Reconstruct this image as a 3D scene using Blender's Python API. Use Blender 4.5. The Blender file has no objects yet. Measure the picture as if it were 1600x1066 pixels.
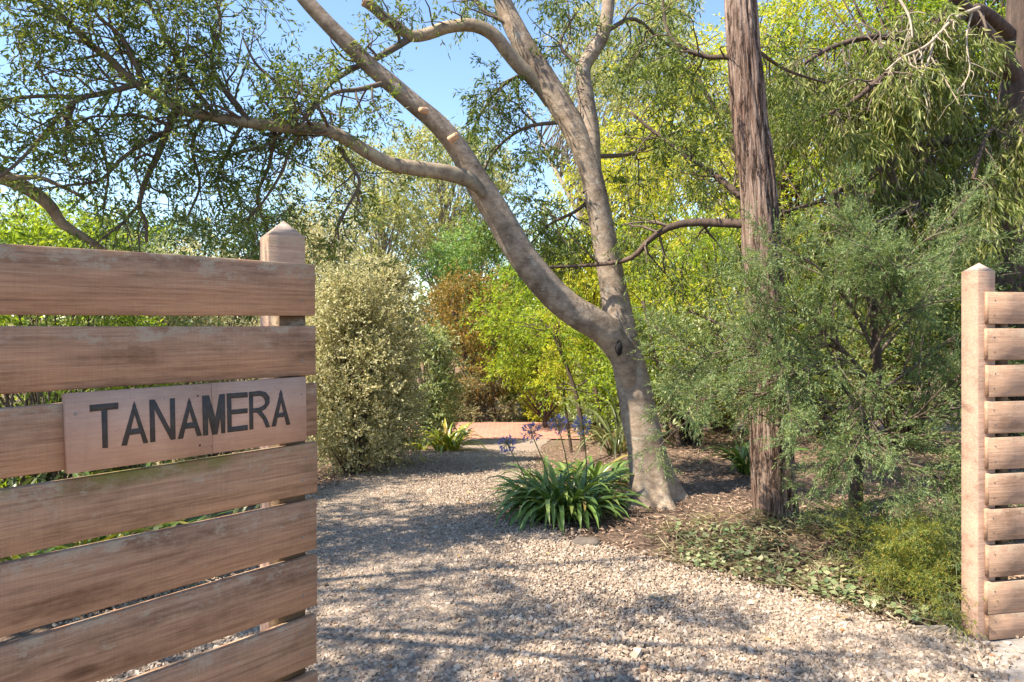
import bpy, math, random
import numpy as np
from mathutils import Vector, Matrix, noise as mnoise

# ------------------------------------------------------------------ camera, sky, sun, exposure
S = bpy.context.scene
COL = S.collection
CAMZ, F, HY = 1.53, 1100.0, 500.0          # eye height, focal length in photo pixels, horizon row
cam = bpy.data.cameras.new('camera')
cam.sensor_width = 36.0
cam.lens = 36.0 * F / 1600.0
cam.shift_y = -(533 - HY) / 1600.0
cam.clip_start = 0.05
cam.clip_end = 3000
camo = bpy.data.objects.new('camera', cam)
camo.location = (0, 0, CAMZ)
camo.rotation_euler = (math.radians(90), 0, 0)
COL.objects.link(camo)
S.camera = camo

SUN_EL = math.radians(53)
SUN_AZ = math.atan2(-0.93, -0.36)           # sun stands to the left, a little behind the camera
sdir = Vector((math.sin(SUN_AZ) * math.cos(SUN_EL), math.cos(SUN_AZ) * math.cos(SUN_EL), math.sin(SUN_EL)))
W = bpy.data.worlds.new('World')
S.world = W
W.use_nodes = True
wn = W.node_tree
sky = wn.nodes.new('ShaderNodeTexSky')
sky.sky_type = 'NISHITA'
sky.sun_disc = False
sky.sun_elevation = SUN_EL
sky.sun_rotation = SUN_AZ
sky.air_density = 1.0
sky.dust_density = 0.1
sky.ozone_density = 3.0
bg = wn.nodes['Background']
bg.inputs['Strength'].default_value = 0.125
wn.links.new(sky.outputs[0], bg.inputs['Color'])
sl = bpy.data.lights.new('sun', 'SUN')
sl.energy = 5.0
sl.angle = math.radians(0.53)
sl.color = (1.0, 0.91, 0.76)
so = bpy.data.objects.new('sun', sl)
so.rotation_euler = sdir.to_track_quat('Z', 'Y').to_euler()
so.location = (-10, -5, 12)
COL.objects.link(so)
vs = S.view_settings
vs.view_transform = 'Standard'
vs.look = 'None'
vs.exposure = 1.38
vs.gamma = 1.0
S.cycles.max_bounces = 8
S.cycles.transparent_max_bounces = 8

# ------------------------------------------------------------------ helpers
R = np.random.default_rng(11)


def P(px, py, D):
    return np.array(((px - 800) / F * D, D, CAMZ + (HY - py) / F * D))


def nrm(a):
    a = np.asarray(a, float)
    return a / np.maximum(np.linalg.norm(a, axis=-1, keepdims=True), 1e-9)


def mesh_np(name, V, faces_flat, counts, smooth=False):
    me = bpy.data.meshes.new(name)
    V = np.asarray(V, np.float32)
    faces_flat = np.asarray(faces_flat, np.int32)
    counts = np.asarray(counts, np.int32)
    me.vertices.add(len(V))
    me.vertices.foreach_set('co', V.ravel())
    me.loops.add(len(faces_flat))
    me.loops.foreach_set('vertex_index', faces_flat)
    me.polygons.add(len(counts))
    st = np.concatenate(([0], np.cumsum(counts)[:-1])).astype(np.int32)
    me.polygons.foreach_set('loop_start', st)
    me.polygons.foreach_set('loop_total', counts)
    if smooth:
        me.polygons.foreach_set('use_smooth', np.ones(len(counts), bool))
    me.update(calc_edges=True)
    return me


def obj(name, me, mat=None, parent=None, loc=None, rotz=0.0):
    o = bpy.data.objects.new(name, me)
    if name in ('twigs', 'pedicels', 'dead_branches'):
        o['kind'] = 'stuff'            # too fine to pick apart one by one
    COL.objects.link(o)
    if mat and me and not me.materials:
        me.materials.append(mat)
    if parent:
        o.parent = parent
    if loc is not None:
        o.location = loc
    if rotz:
        o.rotation_euler = (0, 0, rotz)
    return o


def tag(o, label, cat, group=None, kind=None):
    o['label'] = label
    if cat:
        o['category'] = cat
    if group:
        o['group'] = group
    if kind:
        o['kind'] = kind
    return o


def thing(name, label, cat, loc=(0, 0, 0), rotz=0.0, group=None):
    o = bpy.data.objects.new(name, None)
    o.empty_display_size = 0.2
    COL.objects.link(o)
    o.location = loc
    o.rotation_euler = (0, 0, rotz)
    return tag(o, label, cat, group)


class MB:
    """collects polygons for one mesh"""
    def __init__(s):
        s.v, s.f, s.c, s.n = [], [], [], 0

    def add(s, V, faces):
        V = np.asarray(V, float)
        s.v.append(V)
        for f in faces:
            s.f.extend([i + s.n for i in f])
            s.c.append(len(f))
        s.n += len(V)
        return s

    def addnp(s, V, F4):
        s.v.append(np.asarray(V, float))
        F4 = np.asarray(F4)
        s.f.extend((F4 + s.n).ravel().tolist())
        s.c.extend([F4.shape[1]] * len(F4))
        s.n += len(V)

    def mesh(s, name, smooth=False, origin=None):
        V = np.concatenate(s.v)
        if origin is not None:
            V = V - np.asarray(origin)
        return mesh_np(name, V, s.f, s.c, smooth)


def smooth_path(pts, n):
    """Catmull-Rom through points, resampled to n"""
    p = np.asarray(pts, float)
    if len(p) < 3:
        t = np.linspace(0, 1, n)[:, None]
        return p[0] * (1 - t) + p[-1] * t
    q = np.vstack((2 * p[0] - p[1], p, 2 * p[-1] - p[-2]))
    u = np.linspace(0, len(p) - 1 - 1e-6, n)
    i = u.astype(int)
    t = (u - i)[:, None]
    a, b, c, d = q[i], q[i + 1], q[i + 2], q[i + 3]
    return 0.5 * (2 * b + (c - a) * t + (2 * a - 5 * b + 4 * c - d) * t ** 2 + (3 * b - a - 3 * c + d) * t ** 3)


def tube(mb, pts, rad, seg=6, cap=True, disp=None):
    pts = np.asarray(pts, float)
    n = len(pts)
    rad = np.broadcast_to(np.asarray(rad, float), (n,))
    tan = np.gradient(pts, axis=0)
    tan = nrm(tan)
    ref = np.array((0.0, 1.0, 0.0)) if abs(tan[0][1]) < 0.8 else np.array((1.0, 0, 0))
    a = nrm(np.cross(ref, tan[0]))
    A = np.zeros((n, 3))
    for i in range(n):
        a = a - tan[i] * np.dot(a, tan[i])
        a = a / max(np.linalg.norm(a), 1e-9)
        A[i] = a
    B = np.cross(tan, A)
    th = np.linspace(0, 2 * math.pi, seg, endpoint=False)
    rr = np.repeat(rad[:, None], seg, 1)
    if disp is not None:
        rr = rr * disp(pts, th, rad)
    V = pts[:, None, :] + rr[..., None] * (np.cos(th)[None, :, None] * A[:, None, :] + np.sin(th)[None, :, None] * B[:, None, :])
    V = V.reshape(-1, 3)
    i = np.arange(n - 1)[:, None] * seg
    j = np.arange(seg)[None, :]
    j2 = (j + 1) % seg
    Q = np.stack((i + j, i + j2, i + seg + j2, i + seg + j), -1).reshape(-1, 4)
    base = mb.n
    mb.addnp(V, Q)
    if cap:
        mb.f.extend([base + (n - 1) * seg + k for k in range(seg)])
        mb.c.append(seg)


def walk(rng, p, d, L, n=5, wob=0.25, grav=0.0):
    pts = [np.asarray(p, float)]
    d = nrm(d)
    for k in range(n):
        d = nrm(d + rng.normal(0, wob, 3) + np.array((0, 0, -grav)))
        pts.append(pts[-1] + d * L / n)
    return np.array(pts)


def branchlets(rng, parents, count, L, rfac, wob=0.25, grav=0.0, tmin=0.25, up=0.15, fwd=0.6, n=5, rmin=0.003, bias=None):
    """parents: list of (pts, radii). Children leave them sideways."""
    lens = np.array([np.linalg.norm(np.diff(p, axis=0), axis=1).sum() for p, r in parents])
    pr = lens / lens.sum()
    out = []
    for _ in range(count):
        p, r = parents[rng.choice(len(parents), p=pr)]
        t = rng.uniform(tmin, 1.0) * (len(p) - 1)
        i = min(int(t), len(p) - 2)
        q = p[i] + (p[i + 1] - p[i]) * (t - i)
        tg = nrm(p[i + 1] - p[i])
        s = rng.normal(0, 1, 3)
        s = nrm(s - tg * np.dot(s, tg))
        d = tg * fwd + s + np.array((0, 0, up))
        if bias is not None:
            d = d + bias
        l = L * rng.uniform(0.5, 1.25)
        r0 = max(float(np.interp(t, np.arange(len(r)), r)) * rfac, rmin)
        pts = walk(rng, q, d, l, n, wob, grav)
        out.append((pts, np.linspace(r0, max(r0 * 0.35, rmin * 0.6), len(pts))))
    return out


def tubes_mesh(name, branches, seg=5, smooth=True):
    mb = MB()
    for p, r in branches:
        tube(mb, p, r, seg)
    return mb.mesh(name, smooth)


def sprigs_from(rng, branches, per, tmin=0.3, fwd=0.7, up=0.1):
    B, D = [], []
    for p, r in branches:
        t = rng.uniform(tmin, 1.0, per) * (len(p) - 1)
        i = np.minimum(t.astype(int), len(p) - 2)
        q = p[i] + (p[i + 1] - p[i]) * (t - i)[:, None]
        tg = nrm(p[i + 1] - p[i])
        s = rng.normal(0, 1, (per, 3))
        B.append(q)
        D.append(nrm(tg * fwd + s * 0.6 + np.array((0, 0, up))))
    return np.concatenate(B), np.concatenate(D)


def clump_sprigs(rng, C, rad, n, up=0.25, flat=0.8):
    C = np.asarray(C)
    m = len(C)
    v = nrm(rng.normal(0, 1, (m, n, 3)))
    r = np.asarray(rad)[:, None, None] * rng.uniform(0, 1, (m, n, 1)) ** 0.45
    pos = C[:, None, :] + v * r * np.array((1, 1, flat))
    d = nrm(v * 0.8 + rng.normal(0, 0.4, (m, n, 3)) + np.array((0, 0, up)))
    return pos.reshape(-1, 3), d.reshape(-1, 3)


def leaves(rng, base, dirs, K, L, ll, lw, ang=0.9, droop=0.15, fold=0.12, curl=0.1, jit=0.25, nup=0.6):
    """K leaves along each sprig; two triangles a leaf"""
    N = len(base)
    t = (np.linspace(0.12, 1.0, K)[None, :] + rng.uniform(-.06, .06, (N, K)))[..., None]
    Ls = (L * rng.uniform(0.6, 1.25, (N, 1, 1)))
    d0 = dirs[:, None, :]
    zz = np.array((0, 0, 1.0))
    pos = base[:, None, :] + d0 * t * Ls - zz * (droop * Ls * t * t)
    dd = nrm(d0 - zz * (2 * droop * t))
    rad = rng.normal(0, 1, (N, K, 3))
    rad = nrm(rad - dd * (rad * dd).sum(-1, keepdims=True))
    ld = nrm(dd * math.cos(ang) + rad * math.sin(ang) + rng.normal(0, jit, (N, K, 3)) - zz * droop)
    nn = rng.normal(0, 0.6, (N, K, 3)) + zz * nup
    nn = nrm(nn - ld * (nn * ld).sum(-1, keepdims=True))
    side = np.cross(ld, nn)
    le = ll * rng.uniform(0.6, 1.25, (N, K, 1))
    wi = lw * rng.uniform(0.7, 1.2, (N, K, 1))
    a = pos
    b = pos + ld * le * 0.45 + side * wi * 0.5 + nn * wi * fold
    c = pos + ld * le - nn * le * curl
    e = pos + ld * le * 0.45 - side * wi * 0.5 + nn * wi * fold
    V = np.stack((a, b, c, e), 2).reshape(-1, 3)
    M = N * K
    i = np.arange(M)[:, None] * 4
    T = np.concatenate((i + np.array([[0, 1, 2]]), i + np.array([[0, 2, 3]])), 1).reshape(-1, 3)
    return V, T


def leafmesh(name, *packs):
    Vs, Ts, n = [], [], 0
    for V, T in packs:
        Vs.append(V)
        Ts.append(T + n)
        n += len(V)
    V, T = np.concatenate(Vs), np.concatenate(Ts)
    return mesh_np(name, V, T.ravel(), np.full(len(T), 3))


# ------------------------------------------------------------------ materials
def new_mat(name):
    m = bpy.data.materials.new(name)
    m.use_nodes = True
    nt = m.node_tree
    return m, nt, nt.nodes['Principled BSDF'], nt.nodes['Material Output']


def nd(nt, typ, **kw):
    n = nt.nodes.new(typ)
    for k, v in kw.items():
        if k in n.inputs:
            n.inputs[k].default_value = v
        else:
            setattr(n, k, v)
    return n


def ramp(nt, stops, src=None, interp='LINEAR'):
    r = nt.nodes.new('ShaderNodeValToRGB')
    r.color_ramp.interpolation = interp
    el = r.color_ramp.elements
    while len(el) < len(stops):
        el.new(0.5)
    for e, (p, c) in zip(el, stops):
        e.position = p
        e.color = (*c, 1) if len(c) == 3 else c
    if src is not None:
        nt.links.new(src, r.inputs[0])
    return r


def coords(nt, scale=(1, 1, 1), kind='Object'):
    tc = nd(nt, 'ShaderNodeTexCoord')
    mp = nd(nt, 'ShaderNodeMapping')
    mp.inputs['Scale'].default_value = scale
    nt.links.new(tc.outputs[kind], mp.inputs[0])
    return mp.outputs[0]


def noise(nt, vec, scale, detail=4, rough=0.6):
    n = nd(nt, 'ShaderNodeTexNoise', Scale=scale, Detail=detail, Roughness=rough)
    nt.links.new(vec, n.inputs['Vector'])
    return n.outputs[0]


def mix(nt, fac, a, b, mode='MIX'):
    m = nt.nodes.new('ShaderNodeMix')
    m.data_type = 'RGBA'
    m.blend_type = mode
    for k, v in ((0, fac), (6, a), (7, b)):
        if hasattr(v, 'is_linked') or hasattr(v, 'links'):
            nt.links.new(v, m.inputs[k])
        else:
            m.inputs[k].default_value = v if k == 0 else (*v, 1)
    return m.outputs[2]


def bump(nt, h, strength, dist, bsdf):
    b = nd(nt, 'ShaderNodeBump', Strength=strength, Distance=dist)
    nt.links.new(h, b.inputs['Height'])
    nt.links.new(b.outputs[0], bsdf.inputs['Normal'])


def leaf_mat(name, cols, trans=0.35, rough=0.45, tint=(1.25, 1.2, 0.6), gain=1.45):
    trans = trans + 0.08 if trans else 0
    cols = [tuple(min(0.7, v * gain) for v in c) for c in cols]
    m, nt, b, out = new_mat(name)
    g = nd(nt, 'ShaderNodeNewGeometry')
    n = len(cols)
    r = ramp(nt, [(i / max(n - 1, 1), c) for i, c in enumerate(cols)], g.outputs['Random Per Island'])
    nt.links.new(r.outputs[0], b.inputs['Base Color'])
    b.inputs['Roughness'].default_value = rough
    b.inputs['Specular IOR Level'].default_value = 0.35
    tr = nd(nt, 'ShaderNodeBsdfTranslucent')
    nt.links.new(mix(nt, 1.0, r.outputs[0], tint, 'MULTIPLY'), tr.inputs[0])
    ms = nd(nt, 'ShaderNodeMixShader')
    ms.inputs[0].default_value = trans
    nt.links.new(b.outputs[0], ms.inputs[1])
    nt.links.new(tr.outputs[0], ms.inputs[2])
    nt.links.new(ms.outputs[0], out.inputs[0])
    return m


def plain(name, col, rough=0.7, var=0.25, scale=20):
    m, nt, b, out = new_mat(name)
    v = coords(nt)
    n = noise(nt, v, scale)
    lo = tuple(c * (1 - var) for c in col)
    hi = tuple(min(1, c * (1 + var)) for c in col)
    r = ramp(nt, [(0.3, lo), (0.7, hi)], n)
    nt.links.new(r.outputs[0], b.inputs['Base Color'])
    b.inputs['Roughness'].default_value = rough
    return m


def bark(name, c0, c1, c2, scale=(6, 6, 1.2), rough=0.85, bs=0.5, bd=0.02):
    m, nt, b, out = new_mat(name)
    v = coords(nt, scale)
    n1 = noise(nt, v, 3.0, 8, 0.65)
    v2 = coords(nt, (1, 1, 1))
    n2 = noise(nt, v2, 2.2, 4)
    r = ramp(nt, [(0.3, c0), (0.52, c1), (0.75, c2)], n1)
    r2 = ramp(nt, [(0.35, (0.72, 0.72, 0.70)), (0.65, (1.15, 1.1, 1.05))], n2)
    nt.links.new(mix(nt, 1.0, r.outputs[0], r2.outputs[0], 'MULTIPLY'), b.inputs['Base Color'])
    b.inputs['Roughness'].default_value = rough
    bump(nt, n1, bs, bd, b)
    return m


def timber(name, c0, c1, c2, moss=0.0):
    m, nt, b, out = new_mat(name)
    oi = nd(nt, 'ShaderNodeObjectInfo')
    tc = nd(nt, 'ShaderNodeTexCoord')
    off = nd(nt, 'ShaderNodeVectorMath', operation='SCALE')
    cmb = nd(nt, 'ShaderNodeCombineXYZ')
    for i in range(3):
        nt.links.new(oi.outputs['Random'], cmb.inputs[i])
    nt.links.new(cmb.outputs[0], off.inputs[0])
    off.inputs['Scale'].default_value = 37.0
    ad = nd(nt, 'ShaderNodeVectorMath', operation='ADD')
    nt.links.new(tc.outputs['Object'], ad.inputs[0])
    nt.links.new(off.outputs[0], ad.inputs[1])

    def mp(s):
        q = nd(nt, 'ShaderNodeMapping')
        q.inputs['Scale'].default_value = s
        nt.links.new(ad.outputs[0], q.inputs[0])
        return q.outputs[0]
    grain = noise(nt, mp((1.3, 34, 46)), 2.2, 9, 0.72)
    fine = noise(nt, mp((5, 110, 130)), 2.0, 6, 0.75)
    saw = noise(nt, mp((190, 3, 7)), 1.6, 4, 0.65)
    blot = noise(nt, mp((2.6, 5, 8)), 1.5, 6, 0.68)
    blot2 = noise(nt, mp((9, 9, 16)), 1.5, 9, 0.82)
    r = ramp(nt, [(0.28, c0), (0.5, c1), (0.74, c2)], grain)
    rf_ = ramp(nt, [(0.34, (0.62, 0.58, 0.55)), (0.5, (1, 1, 1)), (0.66, (1.2, 1.17, 1.12))], fine)
    rb = ramp(nt, [(0.30, (0.55, 0.50, 0.46)), (0.48, (1, 1, 1)), (0.7, (1.25, 1.2, 1.14))], blot)
    c = mix(nt, 1.0, r.outputs[0], rb.outputs[0], 'MULTIPLY')
    c = mix(nt, 0.55, c, rf_.outputs[0], 'MULTIPLY')
    rs = ramp(nt, [(0.38, (0.72, 0.70, 0.68)), (0.56, (1.06, 1.06, 1.06))], saw)
    c = mix(nt, 0.24, c, rs.outputs[0], 'MULTIPLY')
    vk = nd(nt, 'ShaderNodeTexVoronoi', Scale=1.0)
    nt.links.new(mp((1.7, 0.01, 5.5)), vk.inputs['Vector'])
    kn = ramp(nt, [(0.0, (0.25, 0.2, 0.17)), (0.05, (0.45, 0.4, 0.36)), (0.085, (1, 1, 1))], vk.outputs['Distance'])
    c = mix(nt, 0.8, c, kn.outputs[0], 'MULTIPLY')
    sg = nd(nt, 'ShaderNodeSeparateXYZ')
    nt.links.new(tc.outputs['Generated'], sg.inputs[0])
    tp_ = ramp(nt, [(0.45, (0.0, 0.0, 0.0)), (1.0, (0.13, 0.13, 0.13))], sg.outputs[2])
    sm_ = nd(nt, 'ShaderNodeMath', operation='ADD')
    nt.links.new(blot2, sm_.inputs[0])
    nt.links.new(tp_.outputs[0], sm_.inputs[1])
    wf = ramp(nt, [(0.60, (0, 0, 0)), (0.68, (0.75, 0.75, 0.75))], sm_.outputs[0])
    c = mix(nt, wf.outputs[0], c, (0.40, 0.30, 0.20))
    dark = ramp(nt, [(0.25, (1, 1, 1)), (0.36, (0, 0, 0))], blot2)
    df = nd(nt, 'ShaderNodeMath', operation='MULTIPLY')
    nt.links.new(dark.outputs[0], df.inputs[0])
    df.inputs[1].default_value = 0.5
    c = mix(nt, df.outputs[0], c, (0.09, 0.065, 0.05))
    if moss:
        sx = nd(nt, 'ShaderNodeSeparateXYZ')
        nt.links.new(tc.outputs['Generated'], sx.inputs[0])
        top = ramp(nt, [(0.72, (0, 0, 0)), (1.0, (1, 1, 1))], sx.outputs[2])
        mn = ramp(nt, [(0.43, (0, 0, 0)), (0.56, (1, 1, 1))], noise(nt, mp((4, 4, 5)), 1.2, 6, 0.7))
        mm = nd(nt, 'ShaderNodeMath', operation='MULTIPLY')
        nt.links.new(top.outputs[0], mm.inputs[0])
        nt.links.new(mn.outputs[0], mm.inputs[1])
        m2 = nd(nt, 'ShaderNodeMath', operation='MULTIPLY')
        nt.links.new(mm.outputs[0], m2.inputs[0])
        m2.inputs[1].default_value = moss
        c = mix(nt, m2.outputs[0], c, (0.17, 0.16, 0.03))
    nt.links.new(c, b.inputs['Base Color'])
    b.inputs['Roughness'].default_value = 0.75
    b.inputs['Specular IOR Level'].default_value = 0.3
    h = nd(nt, 'ShaderNodeMath', operation='ADD')
    nt.links.new(grain, h.inputs[0])
    nt.links.new(fine, h.inputs[1])
    bump(nt, h.outputs[0], 0.5, 0.004, b)
    return m


M = {}
M['gate_wood'] = timber('gate_timber', (0.21, 0.105, 0.058), (0.36, 0.20, 0.118), (0.46, 0.275, 0.17), moss=0.0)
M['mossy_wood'] = timber('mossy_timber', (0.21, 0.108, 0.06), (0.36, 0.205, 0.12), (0.46, 0.28, 0.175), moss=0.95)
M['fence_wood'] = timber('fence_timber', (0.25, 0.15, 0.10), (0.36, 0.225, 0.15), (0.45, 0.295, 0.21))
M['post_wood'] = timber('post_timber', (0.34, 0.21, 0.15), (0.45, 0.285, 0.205), (0.54, 0.37, 0.275))
M['cap_wood'] = timber('cap_timber', (0.33, 0.24, 0.18), (0.46, 0.35, 0.28), (0.55, 0.44, 0.36))
M['stile'] = timber('stile_timber', (0.09, 0.06, 0.035), (0.16, 0.10, 0.055), (0.22, 0.15, 0.07))
M['sign'] = plain('sign_paint', (0.50, 0.305, 0.215), 0.85, 0.13, 9)
def sign_mat():
    m, nt, b, out = new_mat('sign_paint')
    v = coords(nt)
    c = ramp(nt, [(0.3, (0.43, 0.255, 0.175)), (0.55, (0.50, 0.305, 0.215)), (0.75, (0.56, 0.36, 0.265))], noise(nt, v, 8, 6, 0.7)).outputs[0]
    gr = ramp(nt, [(0.35, (0.86, 0.85, 0.84)), (0.6, (1.04, 1.04, 1.04))], noise(nt, coords(nt, (6, 60, 110)), 2, 5, 0.7))
    c = mix(nt, 0.8, c, gr.outputs[0], 'MULTIPLY')
    sp2 = ramp(nt, [(0.68, (0, 0, 0)), (0.72, (0.7, 0.7, 0.7))], noise(nt, v, 75, 3, 0.6))
    c = mix(nt, sp2.outputs[0], c, (0.25, 0.15, 0.11))
    dr = ramp(nt, [(0.60, (0, 0, 0)), (0.74, (0.4, 0.4, 0.4))], noise(nt, coords(nt, (30, 30, 3)), 1.2, 5, 0.7))
    c = mix(nt, dr.outputs[0], c, (0.33, 0.20, 0.14))
    nt.links.new(c, b.inputs['Base Color'])
    b.inputs['Roughness'].default_value = 0.9
    b.inputs['Specular IOR Level'].default_value = 0.15
    return m


M['sign'] = sign_mat()
M['letter'] = plain('letter_paint', (0.05, 0.042, 0.036), 0.9, 0.25, 60)
M['dark'] = plain('dark_hole', (0.012, 0.01, 0.01), 0.9)
M['steel'] = plain('dull_steel', (0.22, 0.18, 0.15), 0.6)
M['smooth_bark'] = bark('smooth_bark', (0.20, 0.15, 0.11), (0.37, 0.29, 0.22), (0.50, 0.42, 0.33), (5, 5, 14), bs=0.5, bd=0.012)
M['limb_bark'] = bark('limb_bark', (0.14, 0.10, 0.07), (0.28, 0.22, 0.155), (0.42, 0.36, 0.22), (5, 5, 5), bs=0.4, bd=0.01)
M['stringy'] = bark('stringy_bark', (0.09, 0.06, 0.05), (0.26, 0.185, 0.15), (0.42, 0.33, 0.28), (16, 16, 1.1), bs=0.9, bd=0.02)
def stringy_mat():
    m, nt, b, out = new_mat('fibrous_bark')
    n1 = noise(nt, coords(nt, (26, 26, 1.6)), 1.6, 8, 0.7)
    n2 = noise(nt, coords(nt, (9, 9, 1.0)), 1.4, 6, 0.65)
    n3 = noise(nt, coords(nt), 3.0, 4)
    r = ramp(nt, [(0.34, (0.08, 0.05, 0.038)), (0.44, (0.24, 0.17, 0.135)), (0.55, (0.36, 0.275, 0.225)), (0.7, (0.52, 0.43, 0.37))], n1)
    ck = ramp(nt, [(0.40, (1, 1, 1)), (0.475, (0.75, 0.7, 0.68)), (0.5, (0.16, 0.13, 0.12)), (0.525, (0.75, 0.7, 0.68)), (0.6, (1, 1, 1))], n2)
    c = mix(nt, 0.85, r.outputs[0], ck.outputs[0], 'MULTIPLY')
    r3 = ramp(nt, [(0.35, (0.75, 0.66, 0.62)), (0.65, (1.1, 1.08, 1.05))], n3)
    nt.links.new(mix(nt, 1, c, r3.outputs[0], 'MULTIPLY'), b.inputs['Base Color'])
    b.inputs['Roughness'].default_value = 0.95
    b.inputs['Specular IOR Level'].default_value = 0.15
    sk = nd(nt, 'ShaderNodeSeparateColor')
    nt.links.new(ck.outputs[0], sk.inputs[0])
    h = nd(nt, 'ShaderNodeMath', operation='ADD')
    nt.links.new(n1, h.inputs[0])
    nt.links.new(sk.outputs[0], h.inputs[1])
    bump(nt, h.outputs[0], 1.0, 0.02, b)
    return m


def smooth_bark_mat():
    m, nt, b, out = new_mat('smooth_grey_bark')
    v = coords(nt)
    n1 = noise(nt, coords(nt, (5, 5, 7)), 2.5, 9, 0.72)
    n2 = noise(nt, v, 3.2, 5, 0.6)
    n3 = noise(nt, v, 11, 6, 0.7)
    n4 = noise(nt, coords(nt, (3, 3, 40)), 1.3, 5, 0.6)
    r = ramp(nt, [(0.32, (0.15, 0.11, 0.08)), (0.5, (0.28, 0.215, 0.16)), (0.68, (0.40, 0.325, 0.25))], n1)
    r2 = ramp(nt, [(0.36, (0.62, 0.60, 0.58)), (0.5, (1, 1, 1)), (0.66, (1.2, 1.15, 1.08))], n2)
    c = mix(nt, 1, r.outputs[0], r2.outputs[0], 'MULTIPLY')
    li = ramp(nt, [(0.60, (0, 0, 0)), (0.66, (0.6, 0.6, 0.6))], n3)
    c = mix(nt, li.outputs[0], c, (0.42, 0.40, 0.33))
    wr = ramp(nt, [(0.47, (1, 1, 1)), (0.5, (0.55, 0.5, 0.47)), (0.53, (1, 1, 1))], n4)
    c = mix(nt, 0.3, c, wr.outputs[0], 'MULTIPLY')
    nt.links.new(c, b.inputs['Base Color'])
    b.inputs['Roughness'].default_value = 0.85
    b.inputs['Specular IOR Level'].default_value = 0.2
    h = nd(nt, 'ShaderNodeMath', operation='ADD')
    nt.links.new(n1, h.inputs[0])
    nt.links.new(n3, h.inputs[1])
    bump(nt, h.outputs[0], 0.6, 0.012, b)
    return m


M['stringy'] = stringy_mat()
M['smooth_bark'] = smooth_bark_mat()
M['twig'] = plain('twig_bark', (0.12, 0.085, 0.06), 0.85)
M['pale_twig'] = plain('dead_twig', (0.36, 0.29, 0.21), 0.85)
M['dark_bark'] = bark('dark_bark', (0.04, 0.025, 0.018), (0.09, 0.056, 0.04), (0.16, 0.105, 0.075), (10, 10, 1.5), bs=0.8)
M['grey_bark'] = bark('grey_bark', (0.16, 0.13, 0.11), (0.28, 0.24, 0.2), (0.4, 0.36, 0.31), (6, 6, 2))
M['cutwood'] = plain('cut_wood', (0.52, 0.30, 0.17), 0.7, 0.2, 40)
M['l_wattle'] = leaf_mat('leaf_dark_olive', [(0.05, 0.075, 0.022), (0.08, 0.115, 0.03), (0.12, 0.155, 0.038), (0.19, 0.21, 0.055)], 0.38)
M['l_bright'] = leaf_mat('leaf_bright_green', [(0.06, 0.10, 0.016), (0.13, 0.19, 0.022), (0.20, 0.26, 0.028), (0.30, 0.33, 0.035)], 0.5, gain=1.6)
M['l_yellow'] = leaf_mat('leaf_yellow_green', [(0.13, 0.17, 0.022), (0.25, 0.27, 0.032), (0.36, 0.34, 0.04), (0.45, 0.40, 0.06)], 0.5, gain=1.6)
M['l_pitto'] = leaf_mat('leaf_variegated_cream', [(0.20, 0.22, 0.09), (0.42, 0.40, 0.20), (0.56, 0.51, 0.29), (0.64, 0.58, 0.38)], 0.34, tint=(1.1, 1.05, 0.8), gain=1.05)
M['l_gum'] = leaf_mat('leaf_pale_gum', [(0.13, 0.16, 0.07), (0.22, 0.24, 0.10), (0.32, 0.31, 0.13), (0.40, 0.36, 0.17)], 0.35)
M['l_copper'] = leaf_mat('leaf_copper', [(0.07, 0.075, 0.025), (0.16, 0.12, 0.03), (0.24, 0.14, 0.04), (0.28, 0.19, 0.06)], 0.35)
M['l_rhodo'] = leaf_mat('leaf_pale_green', [(0.06, 0.09, 0.03), (0.15, 0.19, 0.07), (0.25, 0.28, 0.13), (0.36, 0.37, 0.21)], 0.3)
M['l_fern'] = leaf_mat('leaf_soft_green', [(0.10, 0.17, 0.06), (0.15, 0.24, 0.08), (0.22, 0.30, 0.10)], 0.4)
M['l_grey'] = leaf_mat('leaf_grey_green', [(0.10, 0.115, 0.06), (0.18, 0.18, 0.10), (0.26, 0.24, 0.14), (0.28, 0.17, 0.10)], 0.3)
M['l_willow'] = leaf_mat('leaf_long_olive', [(0.05, 0.07, 0.018), (0.12, 0.15, 0.035), (0.20, 0.22, 0.06), (0.32, 0.29, 0.14)], 0.4, rough=0.35)
M['l_cypress'] = leaf_mat('needle_green', [(0.06, 0.10, 0.042), (0.10, 0.15, 0.062), (0.155, 0.20, 0.08), (0.22, 0.23, 0.10)], 0.35)
M['l_aspar'] = leaf_mat('needle_yellow_green', [(0.08, 0.12, 0.03), (0.13, 0.17, 0.035), (0.20, 0.21, 0.04), (0.33, 0.24, 0.05)], 0.4)
M['l_dark'] = leaf_mat('leaf_deep_green', [(0.025, 0.045, 0.016), (0.045, 0.075, 0.022), (0.075, 0.11, 0.03)], 0.3)
M['l_ivy'] = leaf_mat('leaf_ground_ivy', [(0.07, 0.10, 0.045), (0.13, 0.17, 0.075), (0.2, 0.22, 0.11), (0.30, 0.27, 0.17)], 0.25)
M['l_litter'] = leaf_mat('bark_litter', [(0.08, 0.048, 0.032), (0.19, 0.12, 0.08), (0.31, 0.20, 0.14), (0.42, 0.30, 0.21)], 0.0, rough=0.85, gain=1.15)
M['l_fallen'] = leaf_mat('fallen_leaf', [(0.16, 0.08, 0.04), (0.30, 0.16, 0.06), (0.34, 0.22, 0.09)], 0.15, rough=0.7)
M['l_dry'] = leaf_mat('dry_strand', [(0.16, 0.115, 0.07), (0.30, 0.24, 0.15), (0.42, 0.36, 0.24), (0.24, 0.27, 0.12)], 0.15, rough=0.8, gain=1.0)
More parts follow.
